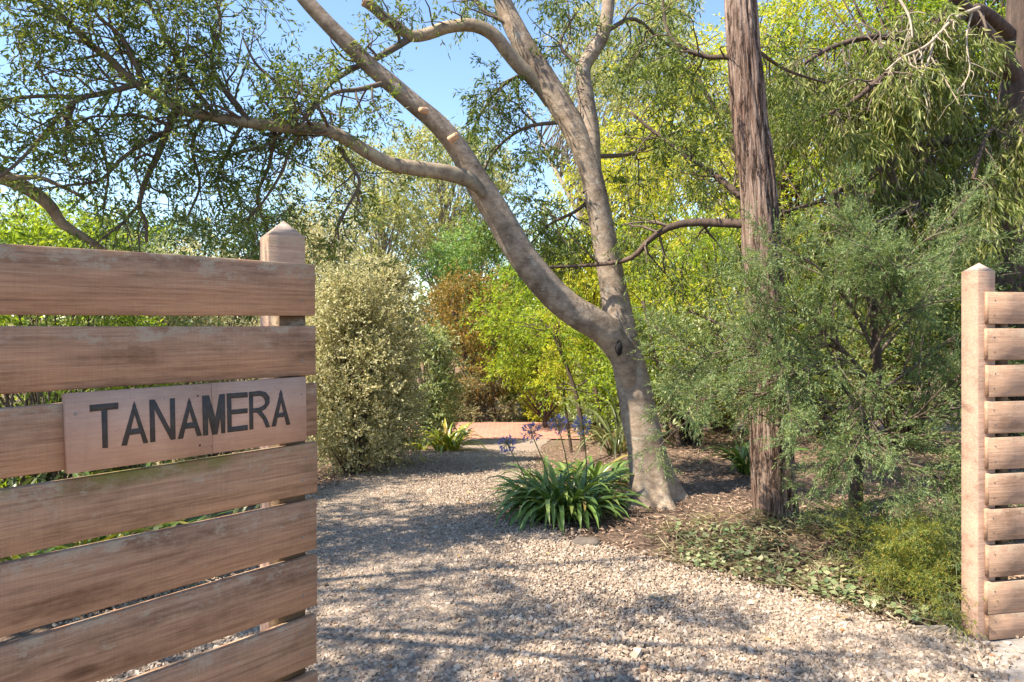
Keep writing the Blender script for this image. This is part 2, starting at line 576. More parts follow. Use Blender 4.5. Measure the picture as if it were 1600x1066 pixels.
M['petal'] = leaf_mat('petal_violet_blue', [(0.17, 0.15, 0.36), (0.26, 0.25, 0.50), (0.40, 0.40, 0.66), (0.16, 0.11, 0.20)], 0.3, tint=(1, 1, 1.05), gain=1.0)


def strap_mat(name, c0, c1, c2):
    m, nt, b, out = new_mat(name)
    oi = nd(nt, 'ShaderNodeObjectInfo')
    r = ramp(nt, [(0, c0), (0.6, c1), (0.95, c2), (0.975, (0.33, 0.24, 0.07))], oi.outputs['Random'])
    v = coords(nt, (60, 60, 3))
    n = ramp(nt, [(0.3, (0.8, 0.8, 0.8)), (0.7, (1.15, 1.15, 1.1))], noise(nt, v, 2, 3))
    nt.links.new(mix(nt, 1, r.outputs[0], n.outputs[0], 'MULTIPLY'), b.inputs['Base Color'])
    b.inputs['Roughness'].default_value = 0.32
    b.inputs['Specular IOR Level'].default_value = 0.45
    tr = nd(nt, 'ShaderNodeBsdfTranslucent')
    nt.links.new(mix(nt, 1, r.outputs[0], (1.3, 1.25, 0.5), 'MULTIPLY'), tr.inputs[0])
    ms = nd(nt, 'ShaderNodeMixShader')
    ms.inputs[0].default_value = 0.25
    nt.links.new(b.outputs[0], ms.inputs[1])
    nt.links.new(tr.outputs[0], ms.inputs[2])
    nt.links.new(ms.outputs[0], out.inputs[0])
    return m


M['strap'] = strap_mat('strap_leaf_green', (0.07, 0.13, 0.03), (0.15, 0.23, 0.05), (0.28, 0.35, 0.10))
M['strap_y'] = strap_mat('strap_leaf_lime', (0.15, 0.21, 0.03), (0.28, 0.33, 0.045), (0.42, 0.34, 0.05))
M['strap_g'] = strap_mat('strap_leaf_dull', (0.07, 0.09, 0.04), (0.15, 0.17, 0.07), (0.24, 0.24, 0.11))
M['stalk'] = plain('flower_stalk', (0.12, 0.14, 0.05), 0.6)


def ground_mat():
    m, nt, b, out = new_mat('mulch_soil')
    v = coords(nt)
    n1 = noise(nt, v, 1.3, 5)
    n2 = noise(nt, v, 28, 6, 0.75)
    n3 = noise(nt, v, 120, 3, 0.7)
    r = ramp(nt, [(0.25, (0.075, 0.047, 0.033)), (0.5, (0.21, 0.14, 0.095)), (0.75, (0.37, 0.255, 0.18))], n2)
    r1 = ramp(nt, [(0.35, (0.75, 0.72, 0.7)), (0.65, (1.15, 1.1, 1.05))], n1)
    nt.links.new(mix(nt, 1, r.outputs[0], r1.outputs[0], 'MULTIPLY'), b.inputs['Base Color'])
    b.inputs['Roughness'].default_value = 0.95
    h = nd(nt, 'ShaderNodeMath', operation='ADD')
    nt.links.new(n2, h.inputs[0])
    nt.links.new(n3, h.inputs[1])
    bump(nt, h.outputs[0], 0.9, 0.03, b)
    return m


def gravel_mat():
    m, nt, b, out = new_mat('gravel_bed')
    v = coords(nt)
    vo = nd(nt, 'ShaderNodeTexVoronoi', Scale=55.0)
    nt.links.new(v, vo.inputs['Vector'])
    sp = nd(nt, 'ShaderNodeSeparateColor')
    nt.links.new(vo.outputs['Color'], sp.inputs[0])
    r = ramp(nt, [(0, (0.22, 0.165, 0.125)), (0.5, (0.31, 0.245, 0.19)), (1, (0.42, 0.345, 0.28))], sp.outputs[0])
    n = ramp(nt, [(0.3, (0.82, 0.79, 0.76)), (0.7, (1.08, 1.05, 1.03))], noise(nt, v, 1.1, 5))
    dk = ramp(nt, [(0.0, (1, 1, 1)), (0.6, (0.8, 0.78, 0.76)), (1.0, (0.5, 0.47, 0.45))], vo.outputs['Distance'])
    c = mix(nt, 1, r.outputs[0], n.outputs[0], 'MULTIPLY')
    c = mix(nt, 0.5, c, dk.outputs[0], 'MULTIPLY')
    nt.links.new(c, b.inputs['Base Color'])
    b.inputs['Roughness'].default_value = 0.9
    iv = nd(nt, 'ShaderNodeMath', operation='SUBTRACT')
    iv.inputs[0].default_value = 1.0
    nt.links.new(vo.outputs['Distance'], iv.inputs[1])
    bump(nt, iv.outputs[0], 0.8, 0.012, b)
    return m


def pebble_mat():
    m, nt, b, out = new_mat('crushed_stone')
    g = nd(nt, 'ShaderNodeObjectInfo')
    r = ramp(nt, [(0, (0.15, 0.105, 0.075)), (0.2, (0.28, 0.21, 0.15)), (0.6, (0.37, 0.285, 0.21)), (0.95, (0.50, 0.41, 0.325)), (1, (0.30, 0.16, 0.09))], g.outputs['Random'])
    v = coords(nt)
    n = ramp(nt, [(0.3, (0.85, 0.84, 0.83)), (0.7, (1.06, 1.06, 1.06))], noise(nt, v, 90, 3))
    nt.links.new(mix(nt, 1, r.outputs[0], n.outputs[0], 'MULTIPLY'), b.inputs['Base Color'])
    b.inputs['Roughness'].default_value = 0.85
    return m


def brick_mat():
    m, nt, b, out = new_mat('brick_paving')
    v = coords(nt)
    br = nd(nt, 'ShaderNodeTexBrick', Scale=1.0)
    br.inputs['Color1'].default_value = (0.36, 0.145, 0.095, 1)
    br.inputs['Color2'].default_value = (0.43, 0.19, 0.13, 1)
    br.inputs['Mortar'].default_value = (0.42, 0.27, 0.20, 1)
    br.inputs['Brick Width'].default_value = 0.23
    br.inputs['Row Height'].default_value = 0.115
    br.inputs['Mortar Size'].default_value = 0.008
    nt.links.new(v, br.inputs['Vector'])
    n = ramp(nt, [(0.3, (0.85, 0.85, 0.85)), (0.7, (1.12, 1.1, 1.08))], noise(nt, v, 1.5, 5))
    nt.links.new(mix(nt, 1, br.outputs[0], n.outputs[0], 'MULTIPLY'), b.inputs['Base Color'])
    b.inputs['Roughness'].default_value = 0.85
    return m


M['ground'] = ground_mat()
M['gravel'] = gravel_mat()
M['pebble'] = pebble_mat()
M['brick'] = brick_mat()
M['verge'] = plain('packed_dirt', (0.27, 0.235, 0.205), 0.95, 0.3, 30)
M['rock'] = plain('edge_rock', (0.12, 0.095, 0.075), 0.9, 0.4, 12)

# ------------------------------------------------------------------ terrain
ER_Y = [1.0, 3.0, 3.3, 3.91, 4.55, 4.98, 5.6, 7, 9, 11, 13, 14.2, 15]
ER_X = [1.2, 1.93, 2.09, 1.53, .83, .34, .12, .1, .2, .35, .55, .75, 1.0]
EL_Y = [1.0, 3.66, 4.8, 7.08, 7.87, 9.36, 11.4, 12.9, 14.2, 15]
EL_X = [-2.3, -2.05, -1.98, -2.0, -1.88, -1.75, -1.55, -1.4, -1.25, -1.2]


def er(y):
    return np.interp(y, ER_Y, ER_X)


def el(y):
    return np.interp(y, EL_Y, EL_X)


def sstep(a, b, x):
    t = np.clip((x - a) / (b - a), 0, 1)
    return t * t * (3 - 2 * t)


def sp(t, k=0.5):
    return k * np.log1p(np.exp(np.clip(t / k, -40, 40)))


def g(x, y):
    x = np.asarray(x, float)
    y = np.asarray(y, float)
    z = -0.1 * sp(y - 5) + 0.06 * sp(y - 14) + 0.04 * sp(y - 22)
    fade = 1 - sstep(9.0, 14.0, y)
    wr = sstep(er(y) + 0.0, er(y) + 1.5, x) * fade * sstep(3.2, 4.6, y + 0.15 * np.maximum(x, 0))
    wl = sstep(0.1, 2.2, el(y) - x) * fade
    z = z + wr * (-0.1 * -sp(y - 5) * 0.8 + 0.07) + wl * (0.1 * sp(y - 5) * 0.5 + 0.05)
    out = np.maximum(wr, wl)
    z = z + out * 0.025 * (np.sin(x * 3.1 + y * 1.7) + np.sin(x * 1.3 - y * 4.1 + 1.0))
    return z


def gz(x, y):
    return float(g(x, y))


def G(px, py):
    """ground point seen at a photo pixel"""
    D = 2.5
    while D < 60:
        x = (px - 800) / F * D
        if CAMZ + (HY - py) / F * D <= gz(x, D):
            break
        D += 0.01
    x = (px - 800) / F * D
    return np.array((x, D, gz(x, D)))


def sheet(name, xs, ys, zf, mat):
    X, Y = np.meshgrid(xs, ys)
    V = np.stack((X, Y, zf(X, Y)), -1).reshape(-1, 3)
    nx, ny = len(xs), len(ys)
    i = np.arange(ny - 1)[:, None] * nx + np.arange(nx - 1)[None, :]
    Q = np.stack((i, i + 1, i + nx + 1, i + nx), -1).reshape(-1, 4)
    return obj(name, mesh_np(name, V, Q.ravel(), np.full(len(Q), 4), True), mat)


xs = np.concatenate(([-1500, -500, -150, -60, -30], np.arange(-16, 16.01, 0.16), [30, 60, 150, 500, 1500]))
ys = np.concatenate(([-1500, -400, -100, -30, -10, -4], np.arange(-2, 26.01, 0.16), [30, 40, 60, 150, 500, 1500]))
o = sheet('ground', xs, ys, lambda X, Y: g(X, Y) - 0.012, M['ground'])
tag(o, 'brown bark mulch and soil beside the drive', None, kind='structure')

# the gravel drive
ry = np.arange(-1.0, 14.45, 0.06)
rows, n = [], 40
for y in ry:
    a = el(y) + 0.07 * mnoise.noise((0, y * 2.3, 1)) + 0.04 * mnoise.noise((3, y * 9, 1))
    b = er(y) + 0.09 * mnoise.noise((7, y * 2.3, 1)) + 0.05 * mnoise.noise((9, y * 9, 1))
    x = np.linspace(a, b, n)
    e = np.minimum(x - a, b - x)
    rows.append(np.stack((x, np.full(n, y), g(x, y) + 0.012 * np.clip(e / 0.12, 0, 1) - 0.004 + 0.006 * np.sin(x * 2.5 + y * .8)), -1))
V = np.concatenate(rows)
i = np.arange(len(ry) - 1)[:, None] * n + np.arange(n - 1)[None, :]
Q = np.stack((i, i + 1, i + n + 1, i + n), -1).reshape(-1, 4)
o = obj('gravel_drive', mesh_np('gravel_drive', V, Q.ravel(), np.full(len(Q), 4), True), M['gravel'])
tag(o, 'pale crushed gravel driveway leading in through the gateway', None, kind='structure')

o = sheet('brick_court', np.linspace(-3.2, 5.0, 60), np.linspace(14.3, 17.6, 30), lambda X, Y: g(X, Y) + 0.014, M['brick'])
tag(o, 'red brick paving at the end of the gravel drive', None, kind='structure')
o = sheet('verge', np.linspace(1.98, 6, 40), np.linspace(-1, 3.52, 40), lambda X, Y: g(X, Y) + 0.004, M['verge'])
tag(o, 'grey packed dirt verge in front of the slatted fence', None, kind='structure')


# crushed stones lying on the drive: real pieces, uncountable
pts, scl = [], []
for y0, y1, dens, s0, s1 in ((2.3, 3.6, 9500, .006, .017), (3.6, 5.2, 8200, .005, .0145), (5.2, 7.5, 5000, .005, .0145), (7.5, 12.0, 1700, .006, .015)):
    nn = int((y1 - y0) * 4.6 * dens)
    yy = R.uniform(y0, y1, nn)
    xx = R.uniform(-2.3, 2.4, nn)
    edge = 0.12 * np.abs(R.normal(0, 1, nn)) - 0.03
    ok = (xx > el(yy) - edge) & (xx < er(yy) + edge)
    # two worn wheel tracks and bare patches carry fewer loose stones
    mid = (np.maximum(el(yy), -2) + np.minimum(er(yy), 1.6)) / 2
    trk = np.exp(-((np.abs(xx - mid) - .72) / .2) ** 2)
    pat = np.sin(xx * 2.3 + yy * 1.1) * np.sin(yy * 1.9 - xx * 1.4 + 1) + .5 * np.sin(xx * 6.1 - yy * 4.3)
    ok &= R.uniform(0, 1, nn) < np.clip(1 - .5 * trk - .3 * np.clip(pat, 0, 1), .2, 1)
    xx, yy = xx[ok], yy[ok]
    k = R.uniform(s0, s1, (len(xx), 1)) * np.where(R.uniform(0, 1, (len(xx), 1)) < .03, 1.7, 1)
    pts.append(np.stack((xx, yy, g(xx, yy) + 0.007 + R.uniform(-.003, .005, len(xx))), -1))
    scl.append(k * R.uniform(0.65, 1.3, (len(xx), 3)))
nn = 900
xx, yy = R.uniform(1.9, 3.6, nn), R.uniform(2.6, 3.5, nn)
ok = R.uniform(0, 1, nn) < np.exp(-(xx - 1.9) * 1.8)
xx, yy = xx[ok], yy[ok]
pts.append(np.stack((xx, yy, g(xx, yy) + 0.008), -1))
scl.append(R.uniform(.007, .026, (len(xx), 1)) * R.uniform(.7, 1.3, (len(xx), 3)))
pts, scl = np.concatenate(pts), np.concatenate(scl)
me = bpy.data.meshes.new('gravel')
me.vertices.add(len(pts))
me.vertices.foreach_set('co', pts.astype(np.float32).ravel())
for nm_, arr in (('size', scl), ('turn', R.uniform(0, 6.283, (len(pts), 3)))):
    at_ = me.attributes.new(nm_, 'FLOAT_VECTOR', 'POINT')
    at_.data.foreach_set('vector', arr.astype(np.float32).ravel())
gt = bpy.data.node_groups.new('crushed_stone', 'GeometryNodeTree')
gt.interface.new_socket('Geometry', in_out='INPUT', socket_type='NodeSocketGeometry')
gt.interface.new_socket('Geometry', in_out='OUTPUT', socket_type='NodeSocketGeometry')
gi, go = gt.nodes.new('NodeGroupInput'), gt.nodes.new('NodeGroupOutput')
g2i = gt.nodes.new('GeometryNodeGeometryToInstance')
for k in range(5):
    cu = gt.nodes.new('GeometryNodeMeshCube')
    cu.inputs['Size'].default_value = (1, 1, 1)
    sp_ = gt.nodes.new('GeometryNodeSetPosition')
    rv = gt.nodes.new('FunctionNodeRandomValue')
    rv.data_type = 'FLOAT_VECTOR'
    rv.inputs[0].default_value = (-.24, -.24, -.24)
    rv.inputs[1].default_value = (.24, .24, .24)
    rv.inputs['Seed'].default_value = k * 7 + 3
    gt.links.new(cu.outputs['Mesh'], sp_.inputs['Geometry'])
    gt.links.new(rv.outputs[0], sp_.inputs['Offset'])
    gt.links.new(sp_.outputs[0], g2i.inputs[0])
iop = gt.nodes.new('GeometryNodeInstanceOnPoints')
iop.inputs['Pick Instance'].default_value = True
for nm_, sock in (('size', 'Scale'), ('turn', 'Rotation')):
    na = gt.nodes.new('GeometryNodeInputNamedAttribute')
    na.data_type = 'FLOAT_VECTOR'
    na.inputs['Name'].default_value = nm_
    src = na.outputs[0]
    if sock == 'Rotation':
        e2r = gt.nodes.new('FunctionNodeEulerToRotation')
        gt.links.new(src, e2r.inputs[0])
        src = e2r.outputs[0]
    gt.links.new(src, iop.inputs[sock])
sm2 = gt.nodes.new('GeometryNodeSetMaterial')
sm2.inputs['Material'].default_value = M['pebble']
gt.links.new(gi.outputs[0], iop.inputs['Points'])
gt.links.new(g2i.outputs[0], iop.inputs['Instance'])
gt.links.new(iop.outputs[0], sm2.inputs[0])
gt.links.new(sm2.outputs[0], go.inputs[0])
o = obj('gravel', me, M['pebble'])
md = o.modifiers.new('stones', 'NODES')
md.node_group = gt
tag(o, 'loose pale crushed stones covering the drive', None, kind='stuff')


# ------------------------------------------------------------------ timber: gate, posts, fence, sign
def board(L, H, T, rng, bev=0.0025, n=14, warp=0.003):
    """plank from x=0..L, z=0..H, y=0..T with bevelled long edges, slightly bowed"""
    prof = [(0, bev), (bev, 0), (T - bev, 0), (T, bev), (T, H - bev), (T - bev, H), (bev, H), (0, H - bev)]
    prof = np.array(prof)
    xs = np.linspace(0, L, n)
    ph = rng.uniform(0, 6, 3)
    V = []
    for x in xs:
        dz = warp * math.sin(x * 2.1 + ph[0])
        dt = warp * 0.6 * math.sin(x * 3.7 + ph[1])
        for a, b in prof:
            V.append((x, a, b + dz + (dt if b > H / 2 else -dt)))
    m = len(prof)
    Fc = []
    for k in range(n - 1):
        for j in range(m):
            Fc.append((k * m + j, k * m + (j + 1) % m, (k + 1) * m + (j + 1) % m, (k + 1) * m + j))
    Fc.append(tuple(range(m - 1, -1, -1)))
    Fc.append(tuple((n - 1) * m + j for j in range(m)))
    Fc = [tuple(reversed(f)) for f in Fc]
    return MB().add(V, Fc)


def post_meshes(w, h, cap):
    b = 0.004
    ring = [(b, 0), (w - b, 0), (w, b), (w, w - b), (w - b, w), (b, w), (0, w - b), (0, b)]
    mb = MB()
    V = [(x, y, z) for z in (-0.35, h) for x, y in ring]
    Fc = [(j, (j + 1) % 8, 8 + (j + 1) % 8, 8 + j) for j in range(8)]
    mb.add(V, Fc)
    mc = MB()
    V = [(x, y, h) for x, y in ring] + [(w / 2 + .003, w / 2 - .002, h + cap)]
    Fc = [(j, (j + 1) % 8, 8) for j in range(8)] + [tuple(range(7, -1, -1))]
    mc.add(V, Fc)
    return mb, mc


def disc(mb, x, y, z, r, t, seg=10):
    th = np.linspace(0, 2 * math.pi, seg, endpoint=False)
    V = [(x + r * math.cos(a), y, z + r * math.sin(a)) for a in th] + [(x + r * .8 * math.cos(a), y - t, z + r * .8 * math.sin(a)) for a in th]
    Fc = [(j, (j + 1) % seg, seg + (j + 1) % seg, seg + j) for j in range(seg)] + [tuple(range(seg, 2 * seg))]
    mb.add(V, Fc)


rg = np.random.default_rng(5)
GA = math.radians(49.0)
GX, GY = -0.598, 2.10
gate = thing('gate', 'open brown timber gate of wide horizontal planks carrying the name board', 'gate', (GX, GY, 0), GA)
tops = [418, 510, 602, 693, 778, 868, 957, 1046, 1136]
GL = 1.72
for k, ty in enumerate(tops):
    z1 = CAMZ + (HY - ty) * GY / F + 0.004
    h = 0.149 + rg.uniform(-.003, .003)
    p = obj('plank', board(GL, h, 0.024, rg).mesh('plank'), M['mossy_wood'] if k == 3 else M['gate_wood'], gate)
    p.location = (-GL + rg.uniform(-.004, .006), -0.024, z1 - h)
    for dz in (0.3, 0.72):
        nl = MB()
        disc(nl, GL - 0.045 + rg.uniform(-.008, .008), -0.0003, h * dz, 0.0035, 0.0008)
        obj('nail', nl.mesh('nail'), M['steel'], p)
for sx in (-0.105, -0.865, -1.66):
    mb = MB()
    w, t = 0.085, 0.05
    V = [(x, y, z) for x in (0, w) for y in (0.0015, t) for z in (0.16, 1.66)]
    mb.add(V, [(0, 1, 3, 2), (4, 6, 7, 5), (0, 4, 5, 1), (2, 3, 7, 6), (0, 2, 6, 4), (1, 5, 7, 3)])
    s = obj('stile', mb.mesh('stile'), M['stile'], gate)
    s.location = (sx, 0, 0)

# the name board
ca, sa = math.cos(GA), math.sin(GA)


def on_gate(px, py, off):
    """(along, up) on the gate's front plane shifted forward by off"""
    d = np.array(((px - 800) / F, 1.0, (HY - py) / F))
    nv = np.array((sa, -ca))
    p0 = np.array((GX, GY)) + nv * off
    t = np.dot(nv, p0) / np.dot(nv, d[:2])
    q = d * t
    al = (q[0] - GX) * ca + (q[1] - GY) * sa
    return al, CAMZ + q[2]


OFF = 0.024 + 0.020
c4 = [on_gate(*p, OFF) for p in ((101, 616), (478, 589), (479, 688), (106, 741))]
u0, v0 = c4[3]
sign = thing('name_sign', 'pale pinkish timber name board lettered TANAMERA screwed to the gate planks', 'sign',
             (GX + sa * 0.0245 + u0 * ca, GY - ca * 0.0245 + u0 * sa, v0), GA)
tilt = math.atan2((c4[2][1] - c4[3][1]), (c4[2][0] - c4[3][0]))


def quadbox(mb, c, y0, y1):
    V = [(a, y0, b) for a, b in c] + [(a, y1, b) for a, b in c]
    n = len(c)
    mb.add(V, [tuple(range(n)), tuple(range(2 * n - 1, n - 1, -1))] + [(j, n + j, n + (j + 1) % n, (j + 1) % n) for j in range(n)])


cl = [(a - u0, b - v0) for a, b in c4]       # TL TR BR BL
sm = 0.546                                    # seam between the two boards


def lerp(p, q, t):
    return (p[0] + (q[0] - p[0]) * t, p[1] + (q[1] - p[1]) * t)


for a, b in ((0.0, sm - .0012), (sm + .0012, 1.0)):
    mb = MB()
    quadbox(mb, [lerp(cl[3], cl[2], a), lerp(cl[3], cl[2], b), lerp(cl[0], cl[1], b), lerp(cl[0], cl[1], a)], -0.0195, 0.0)
    obj('board', mb.mesh('board'), M['sign'], sign)


def SG(x, y):
    """a point of the enlarged view of the sign -> sign plane"""
    a, b = on_gate(90 + x / 4.0, 570 + y / 4.0, OFF)
    return (a - u0, b - v0)


LET = {
    'T': [[(198, 252), (378, 236), (378, 276), (200, 294)], [(273, 284), (309, 281), (313, 520), (280, 522)]],
    'A': [[(478, 228), (492, 262), (433, 505), (398, 507)], [(478, 228), (566, 488), (536, 492), (466, 262)], [(447, 405), (522, 394), (526, 430), (438, 441)]],
    'N': [[(573, 219), (603, 217), (611, 482), (579, 486)], [(573, 219), (606, 217), (737, 466), (708, 470)], [(702, 211), (732, 208), (737, 466), (706, 440)]],
    'A2': [[(822, 207), (836, 240), (784, 462), (751, 465)], [(822, 207), (902, 443), (872, 447), (810, 240)], [(797, 366), (866, 358), (872, 394), (788, 403)]],
    'M': [[(904, 194), (938, 192), (941, 441), (910, 445)], [(912, 193), (946, 191), (1003, 400), (968, 440)], [(1010, 186), (1044, 182), (998, 434), (966, 440)], [(1010, 186), (1044, 182), (1047, 427), (1022, 430)]],
    'E': [[(1056, 180), (1084, 177), (1088, 420), (1061, 424)], [(1056, 180), (1186, 171), (1187, 204), (1060, 212)], [(1075, 283), (1186, 272), (1187, 302), (1075, 313)], [(1060, 392), (1187, 376), (1188, 409), (1061, 424)]],
    'R': [[(1195, 170), (1220, 167), (1223, 403), (1199, 407)],
          [(1195, 170), (1262, 163), (1265, 194), (1197, 201)], [(1262, 163), (1298, 170), (1285, 204), (1265, 194)], [(1298, 170), (1324, 200), (1295, 222), (1285, 204)],
          [(1324, 200), (1324, 240), (1297, 242), (1295, 222)], [(1324, 240), (1300, 276), (1282, 258), (1297, 242)], [(1300, 276), (1262, 298), (1255, 270), (1282, 258)], [(1262, 298), (1210, 302), (1210, 274), (1255, 270)],
          [(1245, 298), (1275, 290), (1306, 334), (1282, 342)], [(1306, 334), (1327, 390), (1303, 394), (1282, 342)]],
    'A3': [[(1395, 155), (1407, 185), (1364, 385), (1336, 388)], [(1395, 155), (1455, 374), (1430, 377), (1384, 185)], [(1376, 303), (1430, 296), (1434, 324), (1370, 332)]],
}
for k, polys in LET.items():
    mb = MB()
    for j, q in enumerate(polys):
        quadbox(mb, [SG(*p) for p in reversed(q)], -0.0205 - 0.00008 * j, -0.0190)
    obj('letter', mb.mesh('letter'), M['letter'], sign)
for (x, y, r, mt, nm) in ((877, 195, .0026, 'dark', 'screw_hole'), (890, 504, .0028, 'dark', 'screw_hole'), (110, 308, .0042, 'steel', 'screw'), (1524, 186, .0035, 'steel', 'screw')):
    mb = MB()
    a, b = SG(x, y)
    disc(mb, a, -0.0193, b, r, 0.0009)
    obj(nm, mb.mesh(nm), M[mt], sign)

# left gate post
LA = math.radians(32)
lp = P(419, 500, 2.37)
h1 = CAMZ + (HY - 368) / F * 2.40
gp = thing('gate_post', 'square timber gate post with pyramid top standing behind the gate', 'post', (lp[0], lp[1], 0), LA)
a, b = post_meshes(0.125, h1, 0.058)
obj('shaft', a.mesh('shaft'), M['post_wood'], gp)
obj('cap', b.mesh('cap'), M['cap_wood'], gp)

# right fence: post, ten planks, back batten
FA = math.radians(11)
fp = P(1528, 500, 3.35)
fence = thing('slat_fence', 'timber fence with square post and narrow horizontal slats beside the gateway', 'fence', (fp[0], fp[1], 0), FA)
h2 = CAMZ + (HY - 424) / F * 3.39
a, b = post_meshes(0.1, h2, 0.042)
ps = obj('post', a.mesh('post'), M['post_wood'], fence)
obj('cap', b.mesh('cap'), M['cap_wood'], ps)
ftops = [456, 514, 571, 628, 685, 742, 797, 854, 912, 968]
for k, ty in enumerate(ftops):
    z1 = CAMZ + (HY - ty) / F * 3.33
    h = 0.150 if k < 9 else 0.12
    p = obj('plank', board(1.9, h, 0.024, rg, 0.002, 14, 0.0015).mesh('plank'), M['fence_wood'], fence)
    p.location = (0.034 + rg.uniform(-.004, .006), -0.0245, max(z1 - h, 0.012))
    for dz in (0.28, 0.75):
        nl = MB()
        disc(nl, 0.03 + rg.uniform(-.006, .006), -0.0003, h * dz, 0.003, 0.0008)
        obj('nail', nl.mesh('nail'), M['steel'], p)
mb = MB()
V = [(x, y, z) for x in (0.13, 0.17) for y in (0.0, 0.07) for z in (0.02, 1.62)]
mb.add(V, [(0, 1, 3, 2), (4, 6, 7, 5), (0, 4, 5, 1), (2, 3, 7, 6), (0, 2, 6, 4), (1, 5, 7, 3)])
obj('batten', mb.mesh('batten'), M['stile'], fence)
V = V + np.array((1.6, 0, 0))
mb = MB().add(V, [(0, 1, 3, 2), (4, 6, 7, 5), (0, 4, 5, 1), (2, 3, 7, 6), (0, 2, 6, 4), (1, 5, 7, 3)])
obj('batten', mb.mesh('batten'), M['stile'], fence)


# ------------------------------------------------------------------ the leaning tree
def PP(seq, D0, D1):
    n = len(seq)
    return np.array([P(x, y, D0 + (D1 - D0) * i / max(n - 1, 1)) for i, (x, y) in enumerate(seq)])


def lump(amp, freq, seed):
    def f(pts, th, rad):
        out = np.ones((len(pts), len(th)))
        for i, p in enumerate(pts):
            for j, t in enumerate(th):
                out[i, j] = 1 + amp * mnoise.noise((math.cos(t) * freq + seed, math.sin(t) * freq, p[2] * 2.2 + p[0] * 2.2)) \
                    + amp * 0.35 * mnoise.noise((math.cos(t) * freq * 3 + seed, math.sin(t) * freq * 3, p[2] * 7 + p[0] * 7))
        return out
    return f


def limb(pxs, D0, D1, w0, w1, n=40):
    p = smooth_path(PP(pxs, D0, D1), n)
    dd = np.linspace(D0, D1, n)
    r = np.linspace(w0, w1, n) / 2 * dd / F
    return p, r


rt = np.random.default_rng(21)
TB = G(1022, 778)
TD = TB[1]
tree = thing('leaning_tree', 'smooth grey forked tree leaning over the drive with a low side limb', 'tree', tuple(TB))
inv = -TB
trunk_px = [(1026, 800), (1022, 765), (1010, 700), (997, 640), (985, 580), (970, 520), (959, 455), (949, 400), (938, 340), (927, 285), (913, 240), (890, 190), (860, 140), (830, 90), (805, 45), (785, 0), (768, -60), (745, -150)]
tp = smooth_path(PP(trunk_px, TD, TD + 0.3), 90)
wpx = np.interp(np.linspace(0, 1, 90), [0, .04, .12, .18, .29, .35, .41, .55, .7, .82, 1], [112, 80, 59, 55, 50, 43, 39, 37, 38, 33, 22])
tr_ = wpx / 2 * TD / F


def flare(pts, th, rad):
    o = lump(0.10, 1.2, 3.0)(pts, th, rad)
    hgt = np.clip(1 - (pts[:, 2] - TB[2]) / 0.35, 0, 1)[:, None]
    return o + hgt ** 2 * 0.34 * np.maximum(np.cos(th * 5 + 0.6), -0.3)[None, :]


def part_tube(name, p, r, seg, mat, parent, disp, origin):
    mb = MB()
    tube(mb, p, r, seg, True, disp)
    return obj(name, mb.mesh(name, True, origin), mat, parent)


part_tube('trunk', tp, tr_, 32, M['smooth_bark'], tree, flare, TB)
ls, lr = limb([(990, 612), (974, 565), (953, 525), (930, 505), (900, 488), (868, 462), (838, 428), (810, 390), (785, 347), (762, 310), (741, 276), (722, 242), (702, 214), (678, 188), (648, 163), (610, 130), (578, 103), (545, 70), (510, 35), (470, -10), (430, -70), (380, -150)], TD, TD - 0.75, 51, 21, 100)
lr = lr * np.interp(np.linspace(0, 1, 100), [0, .05, .1, .2, .45, .52, .7, 1], [0.5, .72, 1.0, 1.03, 1.15, 1.0, .95, 1])
part_tube('limb', ls, lr, 28, M['smooth_bark'], tree, lump(0.10, 1.2, 9.0), TB)
rs_, rr_ = limb([(926, 300), (924, 240), (921, 195), (915, 150), (911, 108), (925, 82), (943, 52), (950, 10), (955, -50), (965, -120)], TD + .15, TD + .5, 32, 16, 50)
part_tube('limb', rs_, rr_, 18, M['smooth_bark'], tree, lump(0.1, 1.2, 5.0), TB)
la, lra = limb([(757, 304), (733, 281), (702, 271), (672, 266), (642, 262), (616, 258), (590, 247), (560, 229), (530, 211), (496, 201), (462, 201), (412, 195), (356, 187), (300, 177), (272, 167), (225, 139), (199, 120), (169, 90), (142, 71), (112, 41), (70, 10), (20, -30)], TD - .45, TD - 1.7, 27, 8, 90)
lra = lra * np.interp(np.linspace(0, 1, 90), [0, .05, .1, 1], [.5, .95, 1, 1])
part_tube('limb', la, lra, 18, M['limb_bark'], tree, lump(0.13, 1.2, 15.0), TB)
ua, ura = limb([(862, 160), (838, 128), (812, 104), (790, 78), (770, 54), (740, 40), (702, 42), (665, 54), (642, 56), (620, 41), (601, 28), (584, 13), (571, 4)], TD + .25, TD - .3, 24, 15, 46)
up_ = part_tube('limb', ua, ura, 16, M['limb_bark'], tree, lump(0.1, 1.2, 25.0), TB)
# dark healed wound in the crotch
mb = MB()
wp = P(966, 543, TD - 0.160) - TB
tube(mb, np.array([wp + (-.004, .03, .075), wp + (0, .004, .05), wp, wp + (.004, 0, -.04), wp + (.008, .03, -.075)]), np.array((.006, .022, .03, .022, .006)), 12, True, lump(.5, 2.0, 44))
obj('wound', mb.mesh('wound', True), M['dark'], tree)
# pale saw cuts
for px, py, D, r, dv in ((568, 2, TD - .3, 0.04, (-1, -.4, .3)), (714, 212, TD - .62, .026, (1, -.5, .5)), (658, 172, TD - .69, .022, (-.5, -1, -.2))):
    c = P(px, py, D)
    d = nrm(np.array(dv))
    mb = MB()
    tube(mb, np.array((c - d * 0.07, c, c + d * 0.008)), np.array((r * 1.1, r, r * .9)), 14, True, lump(.18, 1.2, px))
    obj('saw_cut', mb.mesh('saw_cut', False, TB), M['cutwood'], tree)

secs = []


def sec(pxs, D0, D1, w0, w1, n=18):
    p, r = limb(pxs, D0, D1, w0, w1, n)
    secs.append((p, r))


